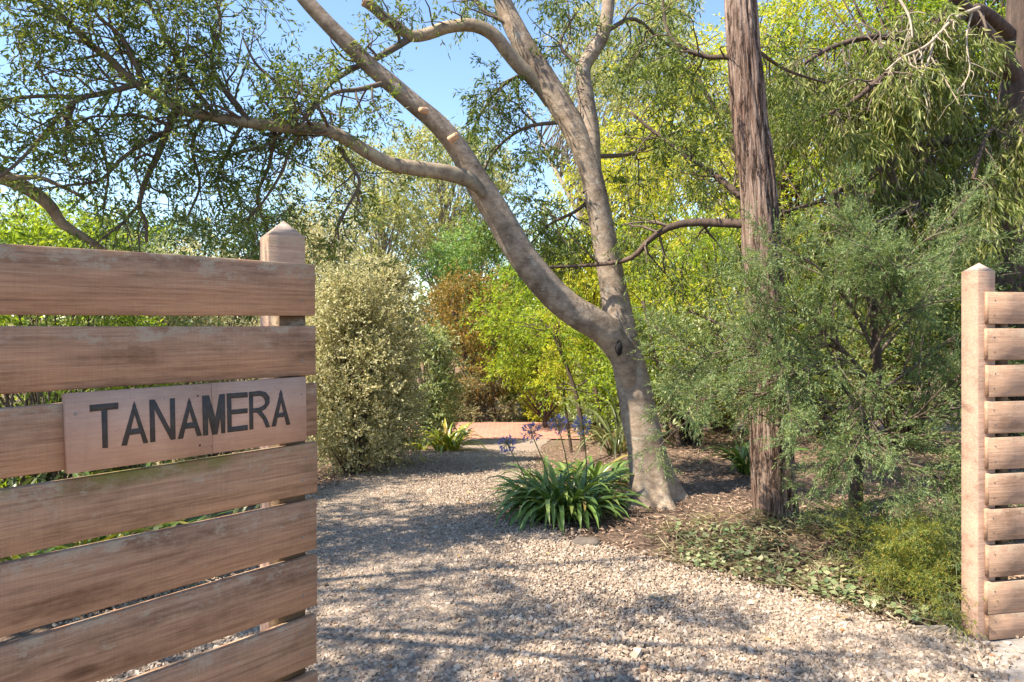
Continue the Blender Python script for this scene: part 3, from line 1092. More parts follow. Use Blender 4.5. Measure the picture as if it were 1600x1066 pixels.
DL = TD - 1.25
sec([(640, 60), (616, 75), (582, 94), (549, 109), (515, 131), (496, 154), (479, 178)], TD - .1, TD - .9, 12, 5)
sec([(596, 131), (560, 140), (526, 144), (496, 163), (470, 196)], TD - .62, TD - .95, 9, 4)
sec([(275, 172), (259, 210), (244, 248), (229, 278), (217, 322), (227, 345), (229, 378)], DL, DL - .1, 13, 5)
sec([(212, 132), (169, 144), (124, 152), (75, 150), (22, 154), (-40, 165)], DL - .2, DL - .6, 10, 4)
sec([(124, 153), (101, 172), (75, 202), (49, 232), (22, 259), (-20, 290)], DL - .4, DL - .7, 8, 4)
sec([(115, 162), (106, 190), (103, 216)], DL - .4, DL - .4, 8, 5)
sec([(120, 180), (150, 206), (161, 232), (169, 274), (165, 305), (161, 328)], DL - .3, DL - .2, 6, 3)
sec([(255, 208), (217, 229), (187, 251), (157, 281), (112, 289), (60, 296)], DL, DL - .5, 8, 3)
sec([(440, 205), (420, 225), (370, 240), (330, 250), (300, 240)], TD - 1.0, TD - 1.2, 6, 3)
sec([(470, 210), (450, 240), (440, 270), (400, 330), (370, 350)], TD - .95, TD - 1.0, 6, 3)
sec([(533, 232), (548, 258), (562, 285), (545, 320), (528, 350), (530, 375)], TD - .8, TD - .9, 7, 3)
sec([(217, 320), (190, 350), (160, 372)], DL - .1, DL - .3, 6, 3)
sec([(230, 140), (190, 60), (150, 20), (130, -40)], DL - .2, DL - .5, 8, 4)
sec([(390, 190), (350, 140), (330, 90), (345, 40), (330, -30)], TD - 1.15, TD - 1.0, 9, 4)
sec([(340, 184), (290, 120), (260, 60), (230, 0)], TD - 1.2, TD - 1.4, 8, 4)
sec([(460, 198), (440, 140), (400, 100), (380, 60)], TD - 1.0, TD - .9, 7, 3)
sec([(380, 192), (360, 230), (340, 280), (352, 335)], TD - 1.1, TD - 1.0, 7, 3)
sec([(430, 200), (420, 260), (402, 310), (420, 365)], TD - 1.0, TD - .8, 7, 3)
sec([(320, 180), (300, 230), (312, 290), (290, 345)], TD - 1.2, TD - 1.1, 7, 3)
sec([(890, 190), (820, 200), (770, 240), (745, 300)], TD + .2, TD + .5, 7, 3)
sec([(840, 110), (790, 130), (750, 180), (730, 230)], TD + .3, TD + .7, 7, 3)
sec([(800, 40), (750, 10), (720, -40)], TD + .2, TD + .4, 9, 4)
sec([(930, 245), (985, 240), (1040, 215), (1085, 190)], TD + .2, TD + .6, 8, 3)
sec([(945, 50), (990, 30), (1030, 60), (1070, 90)], TD + .4, TD + .7, 8, 3)
sec([(912, 110), (880, 80), (878, 60), (900, 20)], TD + .3, TD + .4, 7, 3)
sec([(935, 300), (900, 330), (860, 350), (830, 380)], TD + .3, TD + .9, 7, 3)
for p, r in secs:
    obj('branch', tubes_mesh('branch', [(p - TB, r)], 7), M['twig'], tree)
left_secs = secs[:19] + [(la[40:], lra[40:])]
tw1 = branchlets(rt, secs[:19], 185, 0.50, 0.5, 0.3, 0.02, 0.1, 0.15)
tw1 += branchlets(rt, [(la[34:], lra[34:])], 60, 0.55, 0.3, 0.3, 0.0, 0.0, 0.35)
tw1b = branchlets(rt, secs[19:], 70, 0.5, 0.5, 0.3, 0.06, 0.15, 0.0)
tw1b += branchlets(rt, [(ua[10:], ura[10:])], 5, 0.35, 0.2, 0.3, 0, .2, 0.3)
tw2 = branchlets(rt, tw1, 640, 0.26, 0.55, 0.3, 0.03, 0.2, 0.1, rmin=.0022)
tw2b = branchlets(rt, tw1b, 260, 0.28, 0.55, 0.3, 0.08, 0.2, 0.0, rmin=.0022)
obj('twigs', tubes_mesh('twigs', [(p - TB, r) for p, r in tw1 + tw1b + tw2 + tw2b], 4), M['twig'], tree)
b1, d1 = sprigs_from(rt, tw2 + tw1[::2], 5, 0.25)
b2, d2 = sprigs_from(rt, tw2b, 7, 0.2)
V1 = leaves(rt, b1 - TB, d1, 8, 0.15, 0.046, 0.0145, 0.8, 0.15)
V2 = leaves(rt, b2 - TB, d2, 9, 0.17, 0.06, 0.015, 0.8, 0.3)
obj('crown', leafmesh('crown', V1, V2), M['l_wattle'], tree)

# ------------------------------------------------------------------ stringybark
SB = G(1212, 806)
SD = SB[1]
sb = thing('stringybark_tree', 'straight reddish grey fibrous barked trunk rising out of the mulch', 'tree', tuple(SB))
p = smooth_path(PP([(1214, 830), (1212, 800), (1206, 700), (1200, 600), (1196, 500), (1191, 400), (1185, 300), (1173, 200), (1164, 100), (1157, 0), (1150, -120), (1144, -260)], SD, SD + .25), 170)
w = np.interp(np.linspace(0, 1, 170), [0, .04, .1, .3, .6, 1], [100, 84, 68, 60, 56, 44])


def fib(pts, th, rad):
    out = np.ones((len(pts), len(th)))
    for i, q in enumerate(pts):
        for j, t in enumerate(th):
            tw = t + q[2] * 0.12
            c, s = math.cos(tw), math.sin(tw)
            a = mnoise.noise((c * 5.5, s * 5.5, q[2] * 0.9))
            b = mnoise.noise((c * 13, s * 13, q[2] * 2.0 + 7))
            out[i, j] = 1 - 0.42 * max(0, 0.2 - abs(a)) * 2 + 0.10 * b + 0.06 * mnoise.noise((c * 2, s * 2, q[2] * 3))
    return out


part_tube('trunk', p, w / 2 * SD / F, 72, M['stringy'], sb, fib, SB)
sl_ = []
for pxs, d0, d1, w0, w1 in (([(1190, 353), (1160, 350), (1130, 349), (1080, 348), (1045, 356), (1015, 375), (985, 404), (930, 414), (850, 418)], SD + .1, SD + .8, 17, 5),
                            ([(1187, 335), (1160, 310), (1130, 285), (1100, 262), (1060, 235), (1020, 205), (985, 175)], SD + .1, SD + .9, 12, 4),
                            ([(1166, 96), (1140, 90), (1100, 88), (1060, 70), (1040, 40), (1034, -20)], SD + .18, SD + .6, 9, 4),
                            ([(1164, 66), (1190, 84), (1230, 110), (1290, 130)], SD + .18, SD + .9, 8, 3),
                            ([(1200, 560), (1175, 540), (1150, 520), (1110, 500), (1075, 485)], SD + .1, SD + .6, 8, 3)):
    sl_.append(limb(pxs, d0, d1, w0, w1, 24))
T2 = []
for q in sl_:
    lo = part_tube('limb', q[0], q[1], 10, M['dark_bark'], sb, lump(.15, 1.2, 2), SB)
    t1 = branchlets(rt, [q], 13, 0.45, 0.45, 0.3, 0.05, 0.2, 0)
    t2 = branchlets(rt, t1, 32, 0.25, 0.5, 0.3, 0.1, 0.2, 0, rmin=.002)
    obj('twigs', tubes_mesh('twigs', [(a - SB, b) for a, b in t1 + t2], 4), M['twig'], lo)
    T2 += t2
b1, d1 = sprigs_from(rt, T2, 7, 0.2)
obj('crown', leafmesh('crown', leaves(rt, b1 - SB, d1, 8, .16, .055, .013, .8, .35)), M['l_wattle'], sb)


# ------------------------------------------------------------------ generic plants
def plant(name, label, cat, base, H, Wd, leafm, ncl=40, nsp=30, K=8, L=.2, ll=.06, lw=.02, z0=.15, rc=.22, stems=6, sr=.02,
          barkm='twig', group=None, droop=.15, trunk=0.0, seed=1, depth=None, shell=.45, flat=.8, ang=.8, top=.55, lean=(0, 0), crown='foliage', fold=.12):
    rng = np.random.default_rng(seed)
    base = np.asarray(base, float)
    t = thing(name, label, cat, tuple(base), 0, group)
    dy = depth if depth else Wd
    zf = rng.uniform(0, 1, ncl)
    prof = np.sqrt(np.clip(1 - ((zf - (1 - top)) / np.where(zf > 1 - top, top, 1 - top) * 0.93) ** 2, 0.05, 1))
    th = rng.uniform(0, 2 * math.pi, ncl)
    rr = rng.uniform(0, 1, ncl) ** shell * prof
    zc = H * (z0 + (0.97 - z0) * zf)
    C = np.stack((rr * np.cos(th) * Wd / 2 + lean[0] * zc, rr * np.sin(th) * dy / 2 + lean[1] * zc, zc), -1)
    br = []
    if trunk:
        pt = walk(rng, (0, 0, -0.1), (lean[0] + rng.normal(0, .04), lean[1], 1), H * 0.82 + .1, 10, 0.06)
        rad = np.linspace(trunk * 1.15, trunk * 0.3, 11)
        pt = smooth_path(pt, 30)
        rad = np.linspace(trunk * 1.15, trunk * 0.3, 30)
        mb = MB()
        tube(mb, pt, rad, 14, True, lump(.12, 1.3, seed))
        obj('trunk', mb.mesh('trunk', True), M[barkm], t)
        for c in C:
            k = int(np.clip((c[2] / H - 0.22 - .15 * np.hypot(c[0], c[1]) / Wd) / 0.82 * 29, 2, 27))
            mid = (pt[k] + c) / 2 + np.array((0, 0, -.04 * H)) * rng.uniform(-1, 1)
            br.append((smooth_path([pt[k], mid, c], 7), np.linspace(max(rad[k] * .4, .006), max(trunk * .06, .004), 7)))
    else:
        roots = [np.array((rng.normal(0, .05) * Wd, rng.normal(0, .05) * dy, -0.05)) for _ in range(stems)]
        for i, c in enumerate(C):
            r0 = roots[i % stems]
            mid = r0 + (c - r0) * np.array((.35, .35, .55)) + rng.normal(0, .03, 3) * H
            br.append((smooth_path([r0, mid, c], 7), np.linspace(sr, max(sr * .22, .003), 7)))
    obj('branches', tubes_mesh('branches', br, 5), M[barkm], t)
    rad = rc * min(Wd, H) * rng.uniform(.4, 1.2, ncl)
    b, d = clump_sprigs(rng, C, rad, nsp, .25, flat)
    ok = b[:, 2] > 0.03
    obj(crown, leafmesh(crown, leaves(rng, b[ok], d[ok], K, L, ll, lw, ang, droop, fold)), M[leafm], t)
    return t


def at(px, D):
    x = (px - 800) / F * D
    return np.array((x, D, gz(x, D)))


def hgt(base, py):
    return CAMZ + (HY - py) / F * base[1] - base[2]


# variegated shrubs left of the drive
b = G(552, 738)
plant('variegated_shrub', 'tall cream variegated shrub with dark bare stem base at the drive edge', 'shrub', b, hgt(b, 425), 1.35, 'l_pitto', 120, 34, 13, .27, .040, .024, .05, .17, 9, .018, seed=3, shell=.55, top=.62, droop=.05)
b = at(598, 9.8)
plant('variegated_shrub', 'rounder cream variegated shrub close behind the one with the dark stem base', 'shrub', b, hgt(b, 415), 0.95, 'l_pitto', 110, 34, 13, .27, .042, .025, .02, .17, 9, .018, seed=4, shell=.55, top=.62, droop=.05)
b = at(505, 10.4)
plant('variegated_shrub', 'tallest pale variegated shrub rising behind the gate post', 'shrub', b, hgt(b, 345), 1.9, 'l_pitto', 110, 36, 9, .2, .045, .026, .1, .16, 8, .02, seed=5, shell=.5)
b = at(672, 13.4)
plant('rhododendron', 'pale green broad leaved shrub above the lime strappy clump', 'shrub', b, hgt(b, 515), 1.15, 'l_rhodo', 60, 26, 8, .16, .085, .028, .08, .17, 6, .02, seed=6)
b = at(735, 19)
plant('copper_tree', 'small copper and bronze leaved tree beyond the brick paving', 'tree', b, hgt(b, 428), 2.9, 'l_copper', 80, 26, 8, .25, .09, .04, .12, .16, 6, .03, trunk=.07, seed=7)
# low shrubs at the far side of the paving
for k, (px, D, top, wd, mt, lb) in enumerate(((765, 18.2, 592, 1.7, 'l_grey', 'grey green mounded shrub at the back of the brick paving'),
                                              (850, 18.4, 605, 1.6, 'l_yellow', 'yellow green bushy shrub at the back of the brick paving'),
                                              (925, 18.2, 598, 1.8, 'l_rhodo', 'pale leafy shrub at the right end of the brick paving'),
                                              (705, 18.4, 600, 1.5, 'l_grey', 'dull olive shrub between paving and copper tree'))):
    b = at(px, D)
    plant('low_shrub', lb, 'shrub', b, hgt(b, top), wd, mt, 50, 24, 8, .16, .06, .025, .02, .2, 6, .015, seed=30 + k, top=.6)

# background trees: (px, D, top row, width m, leaf, trunk radius, label)
BT = [(560, 24, 235, 6.0, 'l_gum', .14, 'pale yellow leaved gum tree rising behind the variegated shrubs', 'grey_bark', .45),
      (690, 29, 205, 6.5, 'l_gum', .16, 'tall sparse gum tree with pale crown beyond the copper tree', 'grey_bark', .5),
      (745, 23, 345, 3.6, 'l_fern', .09, 'soft feathery light green tree behind the copper tree', 'grey_bark', .35),
      (850, 16.5, 360, 3.2, 'l_bright', .06, 'bright green sapling tree beyond the blue flowers', 'dark_bark', .2),
      (935, 13.0, 400, 2.2, 'l_yellow', .05, 'yellow green sapling directly behind the leaning trunk', 'dark_bark', .25),
      (800, 21, 440, 3.0, 'l_bright', .07, 'rounded bright green tree at the far right of the paving', 'dark_bark', .15),
      (1010, 15, 190, 4.2, 'l_yellow', .09, 'slender yellow green tree between the two big trunks', 'grey_bark', .3),
      (1085, 12, 330, 3.0, 'l_bright', .06, 'leafy understorey tree left of the fibrous trunk', 'dark_bark', .2),
      (1120, 20, 40, 6.5, 'l_yellow', .15, 'tall sunlit yellow green tree behind the fibrous trunk', 'grey_bark', .35),
      (1280, 15, -60, 6.0, 'l_yellow', .14, 'large glowing yellow green tree right of the fibrous trunk', 'dark_bark', .25),
      (1400, 11.5, -140, 5.0, 'l_bright', .13, 'dense bright green tree towering behind the drooping olive foliage', 'dark_bark', .2),
      (1570, 10.5, -140, 4.6, 'l_bright', .12, 'dense green tree behind the slatted fence', 'dark_bark', .2),
      (985, 30, -40, 7.5, 'l_gum', .17, 'very tall thin gum tree seen through the upper branches', 'grey_bark', .45),
      (390, 22, 330, 5.5, 'l_dark', .12, 'dark green tree behind the gate post', 'dark_bark', .25),
      (230, 17, 330, 4.5, 'l_dark', .10, 'dark green tree above the middle of the gate', 'dark_bark', .2),
      (60, 14, 320, 4.5, 'l_bright', .10, 'mid green tree behind the sign end of the gate', 'dark_bark', .2)]
for k, (px, D, top, wd, mt, trk, lb, bk, z0) in enumerate(BT):
    b = at(px, D)
    H = hgt(b, top)
    s = max(D / 12.0, .9)
    plant('background_tree', lb, 'tree', b, H, wd, mt, int((46 + 6 * H) * (1.7 if px > 1200 else 1)), 30, 8, .22 * s ** .6, .085 * s ** .7, .030 * s ** .7, z0, .13 if H > 5 else .15, barkm=bk, trunk=trk,
          seed=60 + k, group=None, shell=.55, top=.5, crown='crown')

# undergrowth on the bank
UG = [(1000, 9.5, 500, 1.6, 'l_bright', 'leafy green bush left behind the leaning trunk'),
      (1075, 8.6, 490, 1.5, 'l_rhodo', 'thin pale bush in the shade right of the leaning trunk'),
      (1130, 10, 470, 1.9, 'l_yellow', 'sunlit yellowish bush on the bank behind the fibrous trunk'),
      (1290, 9.0, 430, 2.0, 'l_wattle', 'dark leafy bush behind the feathery conifer'),
      (1420, 8.5, 420, 2.2, 'l_willow', 'olive bush behind the right of the feathery conifer'),
      (1560, 7.5, 400, 2.2, 'l_dark', 'deep green bush behind the slatted fence'),
      (945, 12.0, 560, 1.3, 'l_rhodo', 'pale low bush behind the blue flower heads')]
for k, (px, D, top, wd, mt, lb) in enumerate(UG):
    b = at(px, D)
    plant('bank_bush', lb, 'bush', b, hgt(b, top), wd, mt, 46, 22, 7, .2, .07, .024, .15, .17, 5, .014, barkm='dark_bark', seed=100 + k)

# thin bare saplings on the bank
SPL = [([(912, 700), (905, 640), (890, 585), (868, 530), (845, 500)], 9.6, 9, 'dark bent sapling stem beside the blue flowers'),
       ([(893, 705), (884, 640), (878, 570), (874, 500)], 10.2, 5, 'thin upright sapling left of the bent dark one'),
       ([(1062, 708), (1050, 650), (1038, 600), (1020, 540), (1005, 470)], 8.2, 8, 'slanting dark sapling just right of the leaning trunk'),
       ([(1085, 660), (1078, 600), (1070, 520), (1065, 420)], 9.5, 6, 'slender dark sapling in the bank undergrowth'),
       ([(945, 690), (935, 630), (922, 560), (912, 500)], 10.8, 7, 'reddish sapling stem behind the bent dark one'),
       ([(1045, 680), (1036, 620), (1035, 560), (1030, 480)], 10.0, 5, 'straight thin sapling between trunk and slanting sapling'),
       ([(1130, 650), (1122, 560), (1126, 480), (1115, 380)], 10.5, 6, 'thin sapling rising left of the fibrous trunk')]
for k, (pxs, D, w, lb) in enumerate(SPL):
    rng = np.random.default_rng(140 + k)
    b = at(pxs[0][0], D)
    q = PP(pxs, D, D + .3)
    q[0] = b
    t = thing('sapling', lb, 'sapling', tuple(b))
    p = smooth_path(q - b, 24)
    p[0, 2] -= .04
    r = np.linspace(w, w * .4, 24) / 2 * D / F
    mb = MB()
    tube(mb, p, r, 8, True, lump(.15, 1.2, k))
    obj('trunk', mb.mesh('trunk', True), M['dark_bark'], t)
    t1 = branchlets(rng, [(p, r)], 16, .55, .5, .25, 0, .35, .2)
    t2 = branchlets(rng, t1, 40, .3, .5, .25, 0.03, .2, .1, rmin=.002)
    obj('branches', tubes_mesh('branches', t1 + t2, 4), M['twig'], t)
    bb, dd = sprigs_from(rng, t2, 7, .2)
    obj('crown', leafmesh('crown', leaves(rng, bb, dd, 7, .18, .07, .022, .8, .2)), M['l_yellow' if k % 2 else 'l_bright'], t)

# drooping olive tree upper right, trunk at the frame edge
rw = np.random.default_rng(77)
WB = at(1592, 7.6)
wt = thing('drooping_tree', 'dark trunked tree with long hanging olive leaves above the slatted fence', 'tree', tuple(WB))
p = smooth_path(np.vstack((WB - (0, 0, .1), P(1590, 600, 7.6), P(1580, 420, 7.6), P(1572, 250, 7.5), P(1590, 100, 7.4), P(1600, -100, 7.4))), 60)
part_tube('trunk', p, np.linspace(.19, .12, 60), 28, M['dark_bark'], wt, lump(.16, 1.6, 4), WB)
wl = [limb(q, a, b, c, d, 26) for q, a, b, c, d in (
    ([(1590, 130), (1560, 80), (1530, 40), (1490, -10)], 7.4, 6.9, 32, 16),
    ([(1585, 60), (1540, 20), (1515, 18), (1470, 60), (1420, 100), (1380, 120), (1330, 160), (1270, 190)], 7.4, 6.2, 20, 5),
    ([(1575, 260), (1500, 220), (1430, 230), (1360, 270), (1290, 310), (1230, 330)], 7.5, 6.1, 18, 5),
    ([(1575, 330), (1510, 300), (1450, 310), (1390, 340), (1320, 370)], 7.5, 6.0, 15, 5),
    ([(1590, 120), (1500, 110), (1400, 60), (1310, 70), (1240, 110)], 7.4, 6.8, 16, 5),
    ([(1575, 230), (1560, 200), (1540, 215), (1520, 280)], 7.5, 6.4, 10, 5))]
for q in wl:
    part_tube('limb', q[0], q[1], 10, M['dark_bark'], wt, lump(.12, 1.2, 8), WB)
dead = [limb(q, a, b, c, d, 20) for q, a, b, c, d in (
    ([(1530, 12), (1490, 30), (1450, 70), (1410, 90), (1385, 110)], 6.6, 6.2, 9, 4),
    ([(1460, 55), (1452, 90), (1440, 120), (1425, 135)], 6.5, 6.2, 7, 3),
    ([(1400, -10), (1420, 25), (1426, 60)], 6.6, 6.4, 7, 4),
    ([(1455, 90), (1480, 130), (1500, 165)], 6.4, 6.2, 4, 2),
    ([(1440, 80), (1442, 130), (1450, 170)], 6.4, 6.2, 4, 2),
    ([(1520, 14), (1510, 60), (1515, 110), (1500, 140)], 6.6, 6.3, 5, 3))]
dead += branchlets(rw, dead, 40, .35, .5, .3, .15, .2, -.3)
obj('dead_branches', tubes_mesh('dead_branches', [(a - WB, b * .7) for a, b in dead], 6), M['pale_twig'], wt)
t1 = branchlets(rw, wl[1:], 190, .55, .4, .25, .25, .15, -.3)
t2 = branchlets(rw, t1, 760, .30, .5, .25, .3, .2, -.4, rmin=.002)
obj('twigs', tubes_mesh('twigs', [(a - WB, b) for a, b in t1 + t2], 4), M['twig'], wt)
bb, dd = sprigs_from(rw, t2, 5, .2, .8, -.4)
obj('crown', leafmesh('crown', leaves(rw, bb - WB, dd, 8, .2, .12, .017, .6, .5, .1, .12)), M['l_willow'], wt)

# feathery conifer in front of the fibrous trunk
rc_ = np.random.default_rng(88)
CB = G(1342, 850)
CD = CB[1]
cf = thing('feathery_conifer', 'feathery grey green conifer spreading in front of the fibrous trunk', 'conifer', tuple(CB))
p = smooth_path(np.vstack((CB - (0, 0, .08), P(1338, 790, CD), P(1342, 700, CD + .1), P(1370, 600, CD + .2), P(1365, 500, CD + .2), P(1360, 400, CD + .2))), 40)
part_tube('trunk', p, np.linspace(.055, .014, 40), 16, M['dark_bark'], cf, lump(.2, 1.5, 6), CB)
cl_ = [limb(q, a, b, c, d, 22) for q, a, b, c, d in (
    ([(1355, 650), (1300, 590), (1220, 550), (1150, 545), (1090, 560)], CD + .1, CD + .1, 12, 3),
    ([(1365, 600), (1300, 530), (1240, 490), (1170, 470)], CD + .2, CD - .1, 11, 3),
    ([(1366, 550), (1330, 480), (1280, 420), (1230, 390)], CD + .2, CD, 10, 3),
    ([(1362, 500), (1350, 430), (1330, 370), (1300, 350)], CD + .2, CD + .1, 8, 3),
    ([(1362, 500), (1400, 430), (1440, 380), (1480, 360)], CD + .2, CD, 9, 3),
    ([(1366, 560), (1420, 500), (1480, 450), (1540, 430)], CD + .2, CD + .2, 10, 3),
    ([(1360, 620), (1420, 580), (1470, 540), (1500, 520)], CD + .2, CD, 10, 3),
    ([(1350, 690), (1410, 660), (1460, 640), (1500, 600)], CD + .1, CD - .2, 10, 3),
    ([(1350, 700), (1390, 720), (1440, 730), (1480, 760)], CD + .1, CD - .3, 8, 3),
    ([(1345, 700), (1290, 650), (1220, 620), (1150, 615), (1095, 625)], CD + .1, CD - .1, 11, 3),
    ([(1350, 690), (1300, 640), (1250, 600), (1190, 560), (1140, 500)], CD + .1, CD, 10, 3),
    ([(1345, 690), (1370, 680), (1390, 700), (1400, 760)], CD, CD - .45, 7, 3),
    ([(1350, 640), (1340, 640), (1320, 670), (1310, 730)], CD, CD - .5, 7, 3),
    ([(1350, 620), (1350, 600), (1345, 620), (1350, 690)], CD, CD - .55, 7, 3),
    ([(1360, 600), (1310, 560), (1250, 580), (1200, 600)], CD + .1, CD - .5, 8, 3),
    ([(1360, 560), (1390, 500), (1410, 450), (1400, 400)], CD + .1, CD - .4, 8, 3))]
obj('branches', tubes_mesh('branches', [(a - CB, b * .7) for a, b in cl_], 6), M['twig'], cf)
t1 = branchlets(rc_, cl_, 185, .44, .5, .12, .015, .1, .12, 1.3)
t2 = branchlets(rc_, t1, 1080, .13, .5, .15, 0, .1, .05, 1.4, n=4, rmin=.0018)
obj('twigs', tubes_mesh('twigs', [(a - CB, b) for a, b in t1 + t2], 4), M['twig'], cf)
bb, dd = sprigs_from(rc_, t2, 7, .05, 1.6, .05)
obj('foliage', leafmesh('foliage', leaves(rc_, bb - CB, dd, 17, .12, .024, .0056, .5, .05, 0, .05)), M['l_cypress'], cf)

# low yellow green feathery plants by the fence post
for k, (px, py, top, wd, mt, lb) in enumerate(((1425, 925, 790, .50, 'l_aspar', 'feathery yellow green asparagus fern low beside the fence post'),
                                               (1478, 880, 640, .55, 'l_cypress', 'soft green feathery bush leaning against the fence post'))):
    b = G(px, py)
    rng = np.random.default_rng(160 + k)
    t = thing('feathery_plant', lb, 'plant', tuple(b))
    H = hgt(b, top)
    st = []
    for _ in range(17):
        a = rng.uniform(0, 6.28)
        st.append((walk(rng, (rng.normal(0, .03), rng.normal(0, .03), -.02), (math.cos(a) * .5, math.sin(a) * .5, 1), H * rng.uniform(.45, 1.35), 7, .22, .16), np.linspace(.004, .0015, 8)))
    t2 = branchlets(rng, st, 240, .14, .6, .2, .05, .2, .05, .9, n=4, rmin=.0015)
    obj('stems', tubes_mesh('stems', st + t2, 4), M['stalk'], t)
    bb, dd = sprigs_from(rng, t2 + st, 7, .1, 1.0)
    obj('foliage', leafmesh('foliage', leaves(rng, bb, dd, 16, .10, .02, .0035, .7, .1, 0, .05)), M[mt], t)


# ------------------------------------------------------------------ strappy plants
def strap_mesh(name, L, w, rise, arch, twist, n=9):
    V, Fc = [], []
    a = rise
    p = np.array((0.0, 0.0, 0.0))
    for i in range(n):
        t = i / (n - 1)
        ww = w * (0.55 + .45 * math.sin(min(1, t * 1.6 + .25) * math.pi / 2)) * (1 - max(0, (t - .55) / .45) ** 2.2) / 2 + .0006
        d = np.array((math.cos(a), 0, math.sin(a)))
        up = np.array((-math.sin(a), 0, math.cos(a)))
        sd = nrm(np.array((0, 1.0, 0)) + up * twist * t)
        V += [p + sd * ww + up * ww * .35, p.copy(), p - sd * ww + up * ww * .35]
        p = p + d * L / (n - 1)
        a -= arch / (n - 1) * (0.5 + 1.2 * t)
    for i in range(n - 1):
        for j in range(2):
            q = i * 3 + j
            Fc.append((q, q + 1, q + 4, q + 3))
    return MB().add(V, Fc).mesh(name, True)


def strap_plant(name, label, base, nleaf, L, w, spread, mat, seed, group=None, cat='plant', rise=(.75, 1.45)):
    rng = np.random.default_rng(seed)
    t = thing(name, label, cat, tuple(base), 0, group)
    ms = []
    for k in range(12):
        me = strap_mesh('leaf', L * rng.uniform(.7, 1.15), w * rng.uniform(.8, 1.15), rng.uniform(*rise), rng.uniform(1.1, 2.5), rng.uniform(-.7, .7))
        me.materials.append(M[mat])
        ms.append(me)
    for k in range(nleaf):
        o = obj('leaf', ms[k % 12], None, t)
        r, a = spread * math.sqrt(rng.uniform(0, 1)), rng.uniform(0, 6.283)
        x, y = r * math.cos(a), r * math.sin(a)
        o.location = (x, y, gz(base[0] + x, base[1] + y) - base[2] - .01)
        o.rotation_euler = (rng.normal(0, .12), rng.normal(0, .1), math.atan2(y, x) + rng.normal(0, .75))
        s = rng.uniform(.75, 1.15)
        o.scale = (s, s, s)
    return t


ag = G(880, 812)
strap_plant('agapanthus', 'large clump of glossy green strap leaves at the drive edge with blue flower heads', ag + (0, .18, 0), 290, .60, .036, .27, 'strap', 200)
ag2 = G(925, 765)
strap_plant('agapanthus', 'smaller clump of strap leaves between the large clump and the leaning trunk', ag2, 90, .52, .034, .20, 'strap', 201)
ag3 = G(1172, 738)
strap_plant('agapanthus', 'dark strap leaved clump in shade beside the fibrous trunk', ag3, 60, .5, .034, .12, 'strap', 202)
strap_plant('strappy_clump', 'lime yellow strappy clump at the left edge of the drive by the paving', at(700, 12.0), 90, .66, .045, .2, 'strap_y', 203)
strap_plant('strappy_clump', 'small golden strappy clump under the pale green broad leaved shrub', at(655, 12.2), 40, .4, .035, .12, 'strap_y', 204)
strap_plant('flax_clump', 'long dull green strappy leaves against the back of the leaning trunk', at(965, 8.6), 60, .95, .03, .12, 'strap_g', 205)
# low strappy growth behind the gate
for k, (px, D, L, mt, lb) in enumerate(((330, 4.6, .6, 'strap_g', 'dull strappy clump seen through the gate near its post'),
                                        (210, 4.2, .75, 'strap', 'green strappy clump seen through the gaps in the middle of the gate'),
                                        (90, 3.9, .8, 'strap_y', 'lime strappy clump behind the gate below the sign'),
                                        (20, 4.9, .9, 'strap_g', 'tall dull strappy clump behind the far planks of the gate'))):
    strap_plant('strappy_clump', lb, at(px, D), 70, L, .03, .22, mt, 210 + k)
for k, (px, D, top, wd, mt, lb) in enumerate(((60, 5.6, 345, 1.7, 'l_bright', 'bushy green shrub showing over the left of the gate'),
                                              (200, 6.6, 372, 1.6, 'l_rhodo', 'pale green shrub behind the middle of the gate'),
                                              (330, 7.4, 400, 1.6, 'l_pitto', 'cream flecked shrub behind the gate near its post'))):
    b = at(px, D)
    plant('garden_shrub', lb, 'shrub', b, hgt(b, top), wd, mt, 60, 26, 8, .18, .07, .02, .05, .17, 7, .016, seed=220 + k)

# agapanthus flower stalks
for k, (hx, hy, bx, by, hr, dr, lb) in enumerate(((792, 693, 838, 775, .065, .35, 'drooping faded violet flower head hanging over the drive'),
                                                  (830, 676, 868, 770, .085, .1, 'fullest violet blue flower head of the large clump'),
                                                  (872, 664, 893, 770, .075, .0, 'violet blue flower head in the middle of the large clump'),
                                                  (910, 664, 915, 770, .075, .0, 'pale blue flower head nearest the leaning trunk'))):
    rng = np.random.default_rng(240 + k)
    D = ag[1] + .15 + .05 * k
    b0, h0 = P(bx, by, D), P(hx, hy, D - .1)
    b0[2] = gz(b0[0], b0[1])
    t = thing('agapanthus_flower', lb, 'flower', tuple(b0), 0, None)
    mid = (b0 + h0) / 2 + np.array((.02, 0, .03))
    mb = MB()
    tube(mb, smooth_path([b0 - b0, mid - b0, h0 - b0], 14), np.linspace(.006, .004, 14), 6)
    obj('stalk', mb.mesh('stalk', True), M['stalk'], t)
    n = 54
    v = nrm(rng.normal(0, 1, (n, 3)) + np.array((0, 0, .25 - dr)))
    mb = MB()
    for q in v:
        tube(mb, np.array((h0 - b0, h0 - b0 + q * hr * .8)), np.array((.0012, .0012)), 3)
    obj('pedicels', mb.mesh('pedicels'), M['stalk'], t)
    V_, T_ = leaves(rng, h0 - b0 + v * hr * rng.uniform(.55, .9, (n, 1)), v, 6, .004, .03, .0085, .5, .05, .1, -.1, .1)
    obj('flower_head', leafmesh('flower_head', (V_, T_)), M['petal'], t)

